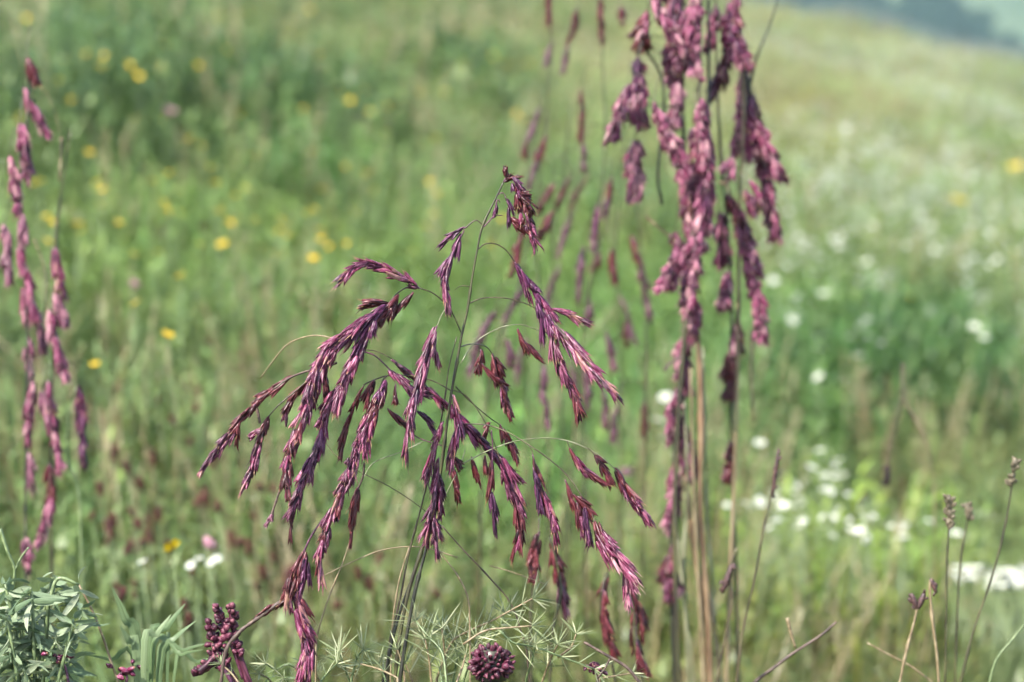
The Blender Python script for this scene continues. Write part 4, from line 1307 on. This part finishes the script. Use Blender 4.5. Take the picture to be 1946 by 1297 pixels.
# broad grass blades beside it
gp = Plant('grass_tuft', 'tuft of broad pale green grass blades right of the leafy herb', 'grass tuft', foot_of(275, 1297, 1.48))
for a, b, w in [((262, 1262), (212, 1115), 24), ((282, 1262), (352, 1148), 15), ((272, 1268), (325, 1168), 13), ((262, 1275), (228, 1190), 18), ((286, 1275), (372, 1180), 13),
                ((300, 1275), (400, 1222), 7), ((305, 1280), (385, 1235), 7), ((318, 1262), (322, 1205), 7), ((258, 1290), (160, 1245), 12),
                ((330, 1290), (420, 1250), 7), ((300, 1285), (345, 1225), 9)]:
    dd = 1.48 + rng.uniform(-0.02, 0.02)
    p0, p1 = P(a[0], a[1], dd), P(b[0], b[1], dd + rng.uniform(-0.015, 0.015))
    foot = gp.foot + Vector((rng.uniform(-.012, .012), rng.uniform(-.012, .012), -0.002))
    mid = p0.lerp(p1, 0.5) + Vector((0, 0, 0.004))
    path = spline([foot, foot.lerp(p0, 0.5) + Vector((0, 0, 0.03)), p0, mid, p1], 5)
    mb = MB()
    vs, al, an, fs = [], [], [], []
    tw_ = rng.uniform(-0.4, 0.4)
    for k, q in enumerate(path):
        t = k / (len(path) - 1)
        tg = (path[min(k + 1, len(path) - 1)] - path[max(k - 1, 0)]).normalized()
        sd = tg.cross(Vector((0, 1, 0))).normalized()
        up = sd.cross(tg)
        sd = sd * math.cos(tw_ + 0.4 * t) + up * math.sin(tw_ + 0.4 * t)
        up = sd.cross(tg)
        hw = 0.5 * w * dd / FPX * (0.22 + 0.78 * min(1, max(0, t - 0.3) * 3.5)) * (1 - max(0, (t - 0.55) / 0.45) ** 1.6) + 0.0002
        vs += [q - sd * hw + up * hw * 0.3, q, q + sd * hw + up * hw * 0.3]
        al += [t] * 3
        an += [0, 0.5, 1]
    for k in range(len(path) - 1):
        for j in range(2):
            c = k * 3 + j
            fs.append((c, c + 1, c + 4, c + 3))
    mb.add(vs, fs, al, an)
    gp.part('blade', mb, [M['blade']])
gp.finish()

# needle-leaved herb along the bottom
nd = 1.44
npnt = Plant('needle_leaved_herb', 'pale green herb with whorls of needle leaves along the bottom centre', 'herb', foot_of(820, 1297, nd))
SPRIGS = [
    ([(1012, 1138), (975, 1158), (935, 1180), (895, 1198), (858, 1222), (830, 1290)], 46), ([(1095, 1205), (1085, 1230), (1060, 1250)], 34),
    ([(1010, 1190), (960, 1194), (920, 1200), (880, 1225)], 36), ([(1130, 1272), (1075, 1252), (1016, 1230), (975, 1222), (950, 1200)], 40),
    ([(1018, 1225), (1012, 1250), (1000, 1290)], 44), ([(862, 1215), (868, 1250), (860, 1297)], 58), ([(885, 1245), (878, 1270), (868, 1297)], 58),
    ([(808, 1215), (815, 1250), (820, 1297)], 52), ([(790, 1180), (812, 1208), (840, 1240), (848, 1290)], 48), ([(835, 1270), (838, 1285), (840, 1300)], 55),
    ([(690, 1235), (678, 1252), (668, 1290)], 44), ([(645, 1240), (655, 1268), (665, 1297)], 40), ([(720, 1262), (728, 1280), (735, 1300)], 46),
    ([(640, 1262), (620, 1282), (606, 1300)], 42), ([(505, 1262), (525, 1272), (548, 1262), (575, 1280)], 26), ([(540, 1288), (560, 1290), (570, 1300)], 28),
    ([(492, 1280), (510, 1290), (520, 1305)], 28), ([(770, 1262), (778, 1280), (785, 1300)], 50), ([(420, 1262), (440, 1280), (455, 1300)], 20),
    ([(840, 1195), (845, 1240), (850, 1297)], 50), ([(905, 1215), (895, 1250), (880, 1297)], 50), ([(960, 1165), (945, 1200), (915, 1240)], 40), ([(590, 1262), (600, 1280), (610, 1300)], 34), ([(755, 1235), (765, 1265), (770, 1300)], 46),
    ([(1060, 1225), (1045, 1255), (1030, 1297)], 40), ([(685, 1262), (720, 1272), (755, 1288)], 30), ([(1200, 1280), (1170, 1285), (1140, 1290)], 26)]
cnt = 0
for pp, nl in SPRIGS:
    dd = nd + rng.uniform(-0.03, 0.03)
    path = npnt.path(pp, dd, rng.uniform(-0.02, 0.02), 5)
    mb = MB()
    b = path[-1]
    low = [Vector((b.x + 0.1 * (npnt.foot.x - b.x) * q, b.y, b.z + (h1(b.x, b.y) - 0.005 - b.z) * q)) for q in (0.5, 1.0)] if pp[-1][1] > 1280 else []
    tube(mb, path + low, 0.0005, 0.0008, 5)
    org = path[0].copy()
    st = npnt.part('sprig', mb, [M['tan' if rng.random() < 0.4 else 'greenstem']], None, org)
    m = len(path) - 1
    length = sum((path[i + 1] - path[i]).length for i in range(m))
    wh = max(2, int(length / (0.0085)))
    for i in range(wh):
        f = i / wh * m
        i0 = int(f)
        q = path[i0].lerp(path[min(i0 + 1, m)], f - i0)
        tg = (path[max(0, i0 - 1)] - path[min(m, i0 + 1)]).normalized()
        a = tg.cross(Vector((0, 1, 0.1))).normalized()
        c = tg.cross(a)
        nn = 13 if i == 0 else rng.randrange(3, 6)
        for k in range(nn):
            w = 2 * PI * (k + rng.random()) / nn
            dv = tg * rng.uniform(0.4, 1.1) + (a * math.cos(w) + c * math.sin(w))
            put_leaf(st, org, q, dv, nl * dd / FPX * rng.uniform(0.8, 1.5), 2.5 * dd / FPX * rng.uniform(0.7, 1.2), 'needle', 'needle')
            cnt += 1
npnt.finish()
print('needles', cnt)


# ------------------------------------------------------------------ buds
def bud_shape(seed):
    r = random.Random(seed)
    mb = MB()
    vs, al, an, fs = [], [], [], []
    sides, rings = 7, 5
    for i in range(rings + 1):
        t = i / rings
        k = math.sin(PI * (0.06 + 0.9 * t)) ** 0.7
        for j in range(sides):
            w = 2 * PI * j / sides
            rr = 0.5 * k * (1 + r.uniform(-.22, .22))
            vs.append(Vector((rr * math.cos(w), rr * math.sin(w), t - 0.5)))
            al.append(t)
            an.append(j / sides)
    for i in range(rings):
        for j in range(sides):
            j2 = (j + 1) % sides
            fs.append((i * sides + j, i * sides + j2, (i + 1) * sides + j2, (i + 1) * sides + j))
    fs.append(tuple(range(sides))[::-1])
    fs.append(tuple(rings * sides + j for j in range(sides)))
    mb.add(vs, fs, al, an)
    return mb


BUD = [bud_shape(i).mesh('bud', [M['bud']]) for i in range(4)]
BUDM = [bud_shape(i).mesh('bud', [M['magenta']]) for i in range(4)]


def put_bud(parent, org, c, dv, w, ln, kind=BUD):
    o = link('bud', kind[rng.randrange(4)], parent)
    o.matrix_local = Matrix.Translation(c - org) @ (orient(dv, rng.uniform(0, 6)) @ Matrix.Diagonal((w, w, ln))).to_4x4()


db = 1.395
bp = Plant('round_flower_head', 'dark purple ball of small buds at the bottom edge right of centre', 'flower head', foot_of(935, 1290, db))
bp.stem([(935, 1262), (936, 1285), (938, 1300)], db, 0.0014, 0.0014, 'culm_dark', 'stem', 0, True)
cc = P(935, 1262, db)
R = 38 * db / FPX
for i in range(120):
    z = 1 - 2 * (i + 0.5) / 120
    a = i * 2.39996
    n = Vector((math.sqrt(1 - z * z) * math.cos(a), math.sqrt(1 - z * z) * math.sin(a), z * 0.82))
    put_bud(bp.root, bp.foot, cc + n * R * rng.uniform(0.78, 1.1), n + Vector((rng.gauss(0, .25), rng.gauss(0, .25), rng.gauss(0, .25))), 10.5 * db / FPX * rng.uniform(0.6, 1.35), 14 * db / FPX * rng.uniform(0.7, 1.45))
mb = MB()
tube(mb, [cc + Vector((0, 0, z * R)) for z in (-0.8, -0.4, 0, 0.4, 0.75)], R * 0.75, R * 0.5, 8)
bp.part('receptacle', mb, [M['culm_dark']])
bp.finish()

dk = 1.44
kp_ = Plant('branching_flower_spike', 'magenta branching stalk with knobbly bud tips at the lower left of the purple grass', 'flower spike', foot_of(468, 1297, dk))
for pp, r0, r1 in [([(438, 1158), (444, 1195), (452, 1235), (466, 1280), (472, 1297)], 0.0016, 0.0028), ([(418, 1155), (424, 1185), (438, 1220), (452, 1255), (464, 1290)], 0.0012, 0.0018),
                   ([(402, 1190), (412, 1225), (432, 1262), (450, 1297)], 0.0014, 0.0018), ([(378, 1278), (396, 1262), (410, 1246)], 0.0026, 0.0018), ([(408, 1245), (425, 1270), (440, 1297)], 0.0012, 0.0014)]:
    path = kp_.path(pp, dk, 0.0)
    kp_.stem(pp, dk + rng.uniform(-.006, .006), r0, r1, 'branch_purple' if r0 < 0.0015 else 'bud', 'branch', 0, pp[-1][1] > 1290)
    for q in range(20):
        f = q / 20 * 0.62
        c = path[int(f * (len(path) - 1))]
        a = rng.uniform(0, 6.28)
        put_bud(kp_.root, kp_.foot, c + Vector((math.cos(a), math.sin(a) * 0.8, rng.uniform(-.4, 1))) * 0.0026, Vector((math.cos(a), math.sin(a), 0.8)),
                12 * dk / FPX * rng.uniform(0.75, 1.2), 15 * dk / FPX * rng.uniform(0.8, 1.2))
for q in range(14):
    c = P(412 + rng.uniform(-18, 22), 1235 + rng.uniform(-22, 25), dk)
    put_bud(kp_.root, kp_.foot, c, Vector((rng.gauss(0, 1), rng.gauss(0, 1), 0.6)), 11 * dk / FPX, 17 * dk / FPX)
kp_.finish()

# small purple bits among the herbs along the bottom edge
for label, c, d, n, sz, end in [
        ('small red bud cluster at the bottom edge between herb and grass tuft', (235, 1276), 1.46, 16, 14, (240, 1297)),
        ('tiny pair of crimson buds hanging under the leafy herb', (112, 1245), 1.45, 9, 12, (130, 1297)),
        ('small magenta flower cluster under the bare brown twig', (1130, 1272), 1.46, 18, 12, (1135, 1297))]:
    p = Plant('bud_cluster', label, 'flower buds', foot_of(end[0], end[1], d))
    p.stem([c, ((c[0] + end[0]) / 2 + 4, (c[1] + end[1]) / 2), end], d, 0.0007, 0.001, 'branch_purple', 'stem', 0, True)
    for k in range(n):
        q = P(c[0] + rng.gauss(0, 10), c[1] + rng.gauss(0, 7), d + rng.gauss(0, 0.003))
        put_bud(p.root, p.foot, q, Vector((rng.gauss(0, 1), rng.gauss(0, 1), 0.4)), sz * 0.7 * d / FPX, sz * 1.3 * d / FPX, BUDM)
    p.finish()
tw = Plant('bare_twig', 'bare purplish brown twig slanting down across the bottom right of the needle herb', 'twig', foot_of(1192, 1268, 1.43))
tw.stem([(1110, 1221), (1150, 1244), (1190, 1268), (1215, 1297)], 1.43, 0.0009, 0.0012, 'twig', 'stem', 0, True)
tw.stem([(1160, 1250), (1150, 1270), (1135, 1290)], 1.43, 0.0006, 0.0005, 'twig', 'side_twig')

# ------------------------------------------------------------------ thin stalks with seed heads, lower right
def stalk(name, label, d, pp, mat, r0, r1, heads, cat='seed head', hm='cap', wob=0.3):
    p = Plant(name, label, cat, foot_of(pp[-1][0], pp[-1][1], d))
    p.stem(pp, d, r0, r1, mat, 'stalk', 0, True)
    for (a, b, w, n) in heads:
        q0, q1 = P(a[0], a[1], d), P(b[0], b[1], d)
        mb = MB()
        for i in range(1):
            path = [q0.lerp(q1, t / 6) for t in range(7)]
            n0 = len(mb.v)
            vs, al, an, fs = [], [], [], []
            t3 = orient(q1 - q0, 0)
            for k in range(7):
                rr = w * 0.5 * d / FPX * (math.sin(PI * (0.08 + 0.86 * k / 6)) ** 0.6) * 0.75
                for j in range(7):
                    u = 2 * PI * j / 7
                    vs.append(path[k] + t3 @ Vector((math.cos(u) * rr, math.sin(u) * rr, 0)))
                    al.append(k / 6)
                    an.append(j / 7)
            for k in range(6):
                for j in range(7):
                    j2 = (j + 1) % 7
                    fs.append((k * 7 + j, k * 7 + j2, (k + 1) * 7 + j2, (k + 1) * 7 + j))
            fs.append(tuple(range(7))[::-1])
            fs.append(tuple(42 + j for j in range(7)))
            mb.add(vs, fs, al, an)
        hd = p.part('seed_head', mb, [M[hm]], None, q0)
        for k in range(n):
            t = (k + rng.random()) / n
            a_ = rng.uniform(0, 6.28)
            out = t3 @ Vector((math.cos(a_), math.sin(a_), 0))
            c = q0.lerp(q1, t) + out * w * 0.42 * d / FPX
            o = link('scale', SCALE[hm][rng.randrange(4)], hd)
            o.matrix_local = Matrix.Translation(c - q0) @ (orient(out + (q1 - q0).normalized() * 0.9, rng.uniform(0, 6)) @ Matrix.Diagonal((w * 0.42 * d / FPX, w * 0.42 * d / FPX, w * 0.7 * d / FPX))).to_4x4()
    p.finish()


SCALE = {h: [bud_shape(i + 10).mesh('scale', [M[h]]) for i in range(4)] for h in ('cap', 'darkcap')}
stalk('seed_stalk', 'dark slim grass spike on a leaning stalk left of the white flower patch', 1.72, [(1480, 852), (1466, 940), (1450, 1010), (1436, 1090), (1412, 1200), (1400, 1297)], 'branch', 0.0006, 0.0009, [((1468, 945), (1480, 852), 12, 10)], hm='darkcap')
stalk('seed_stalk', 'single dark oval spikelet hanging from a thin stem below the right hand purple grass', 1.72, [(1400, 1040), (1385, 1090), (1392, 1140), (1378, 1210), (1362, 1297)], 'branch', 0.0006, 0.0009, [((1392, 1072), (1372, 1128), 18, 6)], hm='darkcap')
stalk('seed_stalk', 'upright stalk topped by three stacked pale seed knobs at the lower right', 1.66, [(1803, 945), (1803, 1000), (1800, 1060), (1798, 1160), (1796, 1297)], 'culm', 0.0006, 0.0009, [((1806, 965), (1803, 940), 19, 8), ((1804, 985), (1805, 962), 17, 8), ((1803, 1003), (1803, 984), 18, 8)])
stalk('seed_stalk', 'short stalk with a small double seed knob beside the three stacked knobs', 1.74, [(1838, 955), (1838, 990), (1828, 1050), (1820, 1140), (1815, 1297)], 'culm', 0.0006, 0.0009, [((1842, 990), (1836, 955), 16, 9)])
stalk('seed_stalk', 'long leaning stalk with knobbly seed head at the right edge of the picture', 1.66, [(1930, 872), (1922, 930), (1908, 1010), (1884, 1100), (1850, 1200), (1825, 1297)], 'culm', 0.0006, 0.0010, [((1926, 898), (1930, 870), 17, 8), ((1920, 925), (1925, 900), 18, 8)])
stalk('seed_stalk', 'dark open seed cup on a pale stalk at the lower right', 1.6, [(1744, 1150), (1738, 1180), (1722, 1240), (1710, 1297)], 'tan', 0.0008, 0.0010, [((1742, 1158), (1732, 1128), 15, 5), ((1745, 1158), (1758, 1124), 15, 5)], hm='darkcap')
stalk('seed_stalk', 'pale bent stalk with one dark seed husk beside the open seed cup', 1.6, [(1772, 1100), (1767, 1115), (1772, 1180), (1780, 1240), (1784, 1297)], 'tan', 0.0009, 0.0011, [((1768, 1100), (1780, 1128), 13, 5)], hm='darkcap')
stalk('seed_stalk', 'blurred tan forked stem with a drooping reddish seed head on the right', 2.2, [(1716, 690), (1716, 750), (1740, 800), (1764, 850), (1775, 930), (1775, 1100)], 'tan', 0.0018, 0.0002, [((1688, 885), (1686, 925), 15, 6)], hm='darkcap')
o_ = [o for o in COL.objects if o.get('label', '').startswith('blurred tan forked')][0]
mbx = MB()
tube(mbx, [q - Vector(o_.location) for q in spline([P(x, y, 2.2) for x, y in [(1716, 752), (1704, 800), (1692, 850), (1688, 890)]], 5)], 0.0014, 0.001, 5)
link('side_stem', mbx.mesh('side_stem', [M['tan']]), o_)
twg = Plant('bare_twig', 'curved bare twig rising from the bottom edge at the lower right', 'twig', foot_of(1445, 1290, 1.6))
twg.stem([(1590, 1182), (1560, 1208), (1510, 1240), (1470, 1270), (1440, 1292), (1425, 1310)], 1.6, 0.0008, 0.0014, 'twig', 'stem', 0, True)
twg.stem([(1496, 1175), (1502, 1200), (1512, 1232)], 1.6, 0.0014, 0.0009, 'tan', 'side_twig')
tw2 = Plant('bent_grass_stem', 'pale bent grass stem leaning in from the lower right edge', 'grass stem', foot_of(1880, 1280, 1.6))
tw2.stem([(1960, 1170), (1925, 1215), (1895, 1252), (1880, 1297)], 1.6, 0.0007, 0.0010, 'greenstem', 'stem', 0, True)
tw3 = Plant('bent_grass_stem', 'dry pale grass stem lying crosswise between twig and seed cup', 'grass stem', foot_of(1772, 1297, 1.62))
tw3.stem([(1648, 1222), (1690, 1245), (1730, 1266), (1772, 1297)], 1.62, 0.0006, 0.0008, 'tan', 'stem', 0, True)


# ------------------------------------------------------------------ meadow flowers, each one a thing
def flower_meshes():
    out = {}

    def petals(n, ln, w, cup, mat, name, rings=1):
        mb = MB()
        for rg in range(rings):
            for i in range(n):
                a = 2 * PI * (i + 0.5 * rg) / n
                d, s = Vector((math.cos(a), math.sin(a), 0)), Vector((-math.sin(a), math.cos(a), 0))
                vs = [d * 0.08 * ln]
                for (t, hw) in ((0.4, 0.7), (0.8, 1.0), (1.0, 0.45)):
                    c = d * ln * t + Vector((0, 0, cup * ln * t * t + 0.05 * ln * rg))
                    vs += [c - s * w * hw, c + s * w * hw]
                mb.add(vs, [(0, 1, 2), (1, 3, 4, 2), (3, 5, 6, 4)], [0, .4, .4, .8, .8, 1, 1], [.5, 0, 1, 0, 1, 0, 1])
        return mb.mesh(name, [M[mat]])

    def dome(r, mat, name, hgt=0.6):
        mb = MB()
        vs, fs = [], []
        for k in range(4):
            th = PI / 2 * k / 3
            for j in range(8):
                w = 2 * PI * j / 8
                rr = r * math.cos(th) + 1e-4
                vs.append(Vector((rr * math.cos(w), rr * math.sin(w), r * hgt * math.sin(th))))
        for k in range(3):
            for j in range(8):
                j2 = (j + 1) % 8
                fs.append((k * 8 + j, k * 8 + j2, k * 8 + 8 + j2, k * 8 + 8 + j))
        mb.add(vs, fs)
        return mb.mesh(name, [M[mat]])
    mb = MB()
    tube(mb, [Vector((0, 0, 0)), Vector((0.012, 0.004, 0.33)), Vector((0.006, 0.01, 0.7)), Vector((0, 0, 1.0))], 0.0009, 0.0006, 4)
    out['stem'] = mb.mesh('stem', [M['greenstem']])
    out['yellow'] = (petals(5, 1.0, 0.46, 0.25, 'yellow', 'corolla'), dome(0.28, 'amber', 'flower_centre'))
    out['white'] = (petals(8, 1.0, 0.34, 0.06, 'white', 'corolla', 2), dome(0.30, 'cream', 'flower_centre'))
    out['rose'] = (petals(9, 1.0, 0.3, 0.7, 'rose', 'corolla', 2), dome(0.45, 'rose', 'flower_centre', 0.9))
    return out


FM = flower_meshes()
n_fl = {'yellow': 0, 'white': 0, 'rose': 0}


def flower(kind, px, py, rad, label, group, h=None):
    h = h if h else (rng.uniform(0.30, 0.36) if kind == 'white' else rng.uniform(0.29, 0.36))
    q = hit(px, py, h, 1.9)
    if q is None:
        return
    z = h1(q.x, q.y)
    if label == YL:
        label = ('small yellow flower high on the slope near the top of the picture' if py < 110 else
                 'small yellow flower on the left slope level with the dark lush band' if py < 290 else
                 'small yellow flower on the left slope near the pink grass at the edge' if px < 260 else
                 'small yellow flower between the left slope and the sharp purple grass' if px < 1100 else
                 'pale yellow flower low on the right slope just above the dark herbs')
    if label == WL:
        label = ('tiny white flower high on the right slope towards the pale crest' if py < 320 else
                 'small white flower halfway up the right slope beside the hanging pink ropes' if px < 1600 and py < 560 else
                 'small white flower halfway up the right slope towards the right edge' if py < 560 else
                 'small white flower standing in front of the dark herbs at the right')
    root = link({'yellow': 'yellow_flower', 'white': 'white_flower', 'rose': 'pink_flower'}[kind], None)
    root.location = (q.x, q.y, z)
    tag(root, label, 'flower', group)
    hh = q.z - z
    s = link('stem', FM['stem'], root)
    s.scale = (1, 1, hh + 0.02)
    s.location = (0, 0, -0.02)
    s.rotation_euler = (0, 0, rng.uniform(0, 6))
    e = (rng.gauss(0.35, 0.25), rng.gauss(-0.15, 0.25), rng.uniform(0, 6))
    c = link('corolla', FM[kind][0], root)
    c.location = (0, 0, hh)
    c.rotation_euler = e
    c.scale = (rad, rad, rad)
    d = link('flower_centre', FM[kind][1], root)
    d.location = (0, 0, hh + 0.0004)
    d.rotation_euler = e
    d.scale = (rad, rad, rad)
    n_fl[kind] += 1


GY, GW = 'yellow flowers on the left slope', 'white flowers on the right slope'
GWN = 'white flowers in the near patch at the right'
YL = 'small blurred yellow flower among the green grass of the left and middle slope'
WL = 'small blurred white flower among the grass of the right slope above the dark herbs'
WNL = 'white flower in the dense patch below the dark herbs at the right'
for (px, py, lab) in [(258, 577, 'yellow flower right of the pink spikelets, upper left of the rounder one'), (318, 637, 'round bright yellow flower at mid height on the left, brightest there'),
                      (328, 1040, 'bright yellow flower nearest the camera, beside the pink clover head'), (1820, 382, 'bright yellow flower alone on the right slope of white flowers'),
                      (1930, 318, 'yellow flower at the right edge of the white flowered slope'), (990, 228, 'single yellow flower high up left of the hanging brown spikes'),
                      (595, 492, 'orange yellow flower just left of the curled purple cluster'), (342, 525, 'yellow flower level with the curled purple cluster, far to its left')]:
    flower('yellow', px, py, (0.026 if px > 1700 else 0.008) if py > 300 else 0.013, lab, 'bright yellow flowers', 0.41)
for px, py in [(380, 467), (410, 387), (481, 420), (533, 417), (545, 424), (455, 417), (190, 390), (222, 427), (316, 400), (322, 410), (310, 385), (482, 295), (250, 130), (242, 118), (265, 145), (378, 125),
               (880, 125), (1005, 125), (440, 95), (460, 470), (137, 190), (600, 90), (665, 190), (650, 180), (500, 470), (625, 470), (470, 18), (490, 12), (520, 14), (560, 12), (590, 18), (350, 12),
               (120, 108), (90, 412), (290, 345), (320, 330), (178, 690), (150, 440), (660, 465), (690, 465), (810, 430), (1690, 550), (1730, 565), (600, 225), (640, 160), (700, 210), (910, 100), (970, 140), (540, 480), (430, 95)]:
    flower('yellow', px + rng.gauss(0, 2), py + rng.gauss(0, 2), rng.uniform(0.0055, 0.0075) if py > 300 else rng.uniform(0.008, 0.011), YL, GY)
for _ in range(90):
    px, py = rng.uniform(20, 1050), rng.uniform(20, 500)
    flower('yellow', px, py, rng.uniform(0.006, 0.010), YL, GY)
near_w = [(1555, 860), (1585, 870), (1490, 900), (1532, 915), (1560, 910), (1590, 895), (1610, 940), (1445, 950), (1480, 985), (1495, 965), (1410, 960), (1470, 965), (1655, 970), (1620, 1013), (1640, 1013), (1610, 1010),
          (1682, 990), (1710, 985), (1700, 992), (1713, 1025), (1760, 1015), (1790, 1010), (1815, 1015), (1880, 980), (1866, 978), (1500, 990), (1520, 1000), (1465, 940), (1515, 975), (1430, 965), (1578, 935), (1650, 985),
          (1640, 960), (1440, 935), (1540, 890), (1570, 930), (1445, 845), (1600, 905), (1900, 985), (1650, 1030)]
for px, py in near_w:
    flower('white', px + rng.gauss(0, 3), py + rng.gauss(0, 3), rng.uniform(0.0060, 0.0085), WNL, GWN, rng.uniform(0.29, 0.34))
for _ in range(52):
    px, py = rng.choice([(1470, 962), (1500, 985), (1640, 990), (1560, 915), (1700, 1000)])
    flower('white', px + rng.gauss(0, 46), py + rng.gauss(0, 22), rng.uniform(0.0040, 0.0062), WNL, GWN, rng.uniform(0.28, 0.33))
for _ in range(75):                                        # the white drift at the right edge
    px = 1960 - abs(rng.gauss(0, 75))
    py = 1106 - (1960 - px) * 0.16 + rng.gauss(0, 10)
    flower('white', px, py, rng.uniform(0.005, 0.0075), 'white flower in the low white drift at the right edge', 'white drift at the right edge', rng.uniform(0.27, 0.31))
for px, py in [(1555, 715), (1605, 725), (1565, 555), (1508, 577), (1545, 578), (1492, 503), (1895, 492), (1880, 500), (1905, 488), (1580, 450), (1600, 455), (1630, 480), (1525, 470), (1870, 640), (1850, 620), (1558, 662), (1632, 675),
               (1640, 535), (1655, 430), (1700, 475), (1610, 440), (1590, 470), (1470, 530), (1262, 755), (1262, 838), (1250, 800), (1940, 460), (1810, 210), (1745, 330), (1720, 470), (1490, 480), (1650, 500), (1560, 640), (1505, 610)]:
    flower('white', px + rng.gauss(0, 2), py + rng.gauss(0, 2), rng.uniform(0.008, 0.0105) if py > 400 else 0.014, WL, GW)
for _ in range(150):
    px, py = rng.uniform(1430, 1960), rng.triangular(150, 560, 420)
    flower('white', px, py, rng.uniform(0.0055, 0.009) if py > 350 else rng.uniform(0.010, 0.015), WL, GW)
flower('rose', 322, 216, 0.014, 'lone pink flower high on the left slope', None)
flower('rose', 393, 1040, 0.0085, 'pink and white clover head beside the nearest yellow flower', None, 0.33)
flower('rose', 255, 545, 0.008, 'faint pink flower above the two bright yellow ones on the left', None)
flower('rose', 1190, 905, 0.010, 'faint pink flower behind the end of the pale arching branch', None)
for px, py in [(378, 1062), (400, 1070), (412, 1062), (362, 1075), (270, 1068)]:
    flower('white', px, py, 0.0048, 'small cream flower just under the pink clover head', 'cream flowers under the clover head', 0.29)

# countless small white flowers further up the right slope
hz = bpy.data.collections.new('white_speck_kinds')
for k in range(2):
    mb = MB()
    rr = random.Random(k + 40)
    for _ in range(7):
        c = Vector((rr.gauss(0, .02), rr.gauss(0, .02), rr.uniform(0.27, 0.33)))
        for j in range(5):
            a = 2 * PI * j / 5 + rr.random()
            d, e = Vector((math.cos(a), math.sin(a), 0.3)) * 0.005, Vector((-math.sin(a), math.cos(a), 0)) * 0.0022
            mb.add([c, c + d * 1.0 - e * 1.7, c + d * 1.7, c + d * 1.0 + e * 1.7], [(0, 1, 2, 3)])
    hz.objects.link(bpy.data.objects.new('white_speck_%d' % k, mb.mesh('white_speck', [M['white']])))
ny = 4200
yy = nr.uniform(4.5, 38, ny)
xx = yy * nr.triangular(0.07, 0.19, 0.27, ny)
cl = np.sin(xx * 1.1 + 2.0) * np.cos(yy * 0.55) + 0.7 * np.sin(xx * 2.7 - yy * 0.9) + nr.normal(0, 0.6, ny)
ok = cl > 0.1
xx, yy = xx[ok], yy[ok]
nw = len(xx)
sw = nr.uniform(0.8, 1.25, nw) * np.interp(yy, [4, 20, 40], [0.9, 1.2, 1.5])
scatter('white_flower_specks', np.stack([xx, yy, H(xx, yy)], 1), nr.integers(0, 2, nw), np.stack([0 * xx, 0 * xx, nr.uniform(0, 6.28, nw)], 1),
        np.stack([sw, sw, np.ones(nw)], 1), np.ones((nw, 3)), hz, 'haze of tiny white flowers up the right slope', 'flowers')

# red-brown burnet heads on the left
mb = MB()
bs = bud_shape(77)
for _ in range(26):
    n = Vector((rng.gauss(0, 1), rng.gauss(0, 1), rng.gauss(0, 1))).normalized()
    m3 = orient(n, 0) @ Matrix.Diagonal((0.34, 0.34, 0.42))
    c = Vector((n.x * 0.42, n.y * 0.42, n.z * 0.7))
    mb.add([m3 @ v + c for v in bs.v], bs.f, bs.al, bs.an)
HEAD = mb.mesh('seed_head', [M['redseed']])
bl = [(265, 920), (250, 975), (175, 980), (455, 1030), (470, 1040), (255, 1110), (350, 1150), (375, 740), (395, 650), (310, 440), (385, 432), (220, 740), (355, 730), (290, 870), (205, 1000), (280, 990), (440, 1025), (230, 1130), (245, 1040),
      (330, 800), (360, 840), (215, 860), (300, 760), (450, 700), (480, 980), (405, 880), (190, 930), (500, 1090), (520, 1060), (680, 1090), (700, 1110), (830, 1130), (640, 1150), (720, 1060)]
for i in range(58):
    px, py = bl[i] if i < len(bl) else (rng.uniform(170, 560), rng.triangular(700, 1200, 980))
    h = rng.uniform(0.22, 0.28)
    q = hit(px, py, h, 1.75)
    z = h1(q.x, q.y)
    root = link('burnet_flower', None)
    root.location = (q.x, q.y, z)
    tag(root, 'small red brown burnet head blurred in the grass on the left', 'flower', 'red brown burnet heads on the left')
    s = link('stem', FM['stem'], root)
    s.scale = (1, 1, q.z - z + 0.02)
    s.location = (0, 0, -0.02)
    c = link('seed_head', HEAD, root)
    c.location = (0, 0, q.z - z)
    k = rng.uniform(0.005, 0.009)
    c.scale = (k, k, k * rng.uniform(1, 1.7))
    c.rotation_euler = (rng.gauss(0, .3), rng.gauss(0, .3), 0)
print('flowers', n_fl)

# ------------------------------------------------------------------ haze over the valley
def haze():
    x0, x1, y0, y1, z0, z1 = -2700, 2700, -320, 2900, -75, 330
    v = [(x, y, z) for z in (z0, z1) for y in (y0, y1) for x in (x0, x1)]
    f = [(0, 2, 3, 1), (4, 5, 7, 6), (0, 1, 5, 4), (2, 6, 7, 3), (0, 4, 6, 2), (1, 3, 7, 5)]
    me = bpy.data.meshes.new('haze')
    me.from_pydata(v, [], f)
    m, nt, out = new_mat('haze_air')
    pv = N(nt, 'ShaderNodeVolumePrincipled')
    pv.inputs['Color'].default_value = (0.60, 0.90, 0.92, 1)
    pv.inputs['Density'].default_value = 0.00022
    pv.inputs['Anisotropy'].default_value = 0.2
    nt.links.new(pv.outputs[0], out.inputs['Volume'])
    me.materials.append(m)
    o = link('haze', me)
    tag(o, 'thin pale haze lying over the valley', 'haze', kind='stuff')


haze()
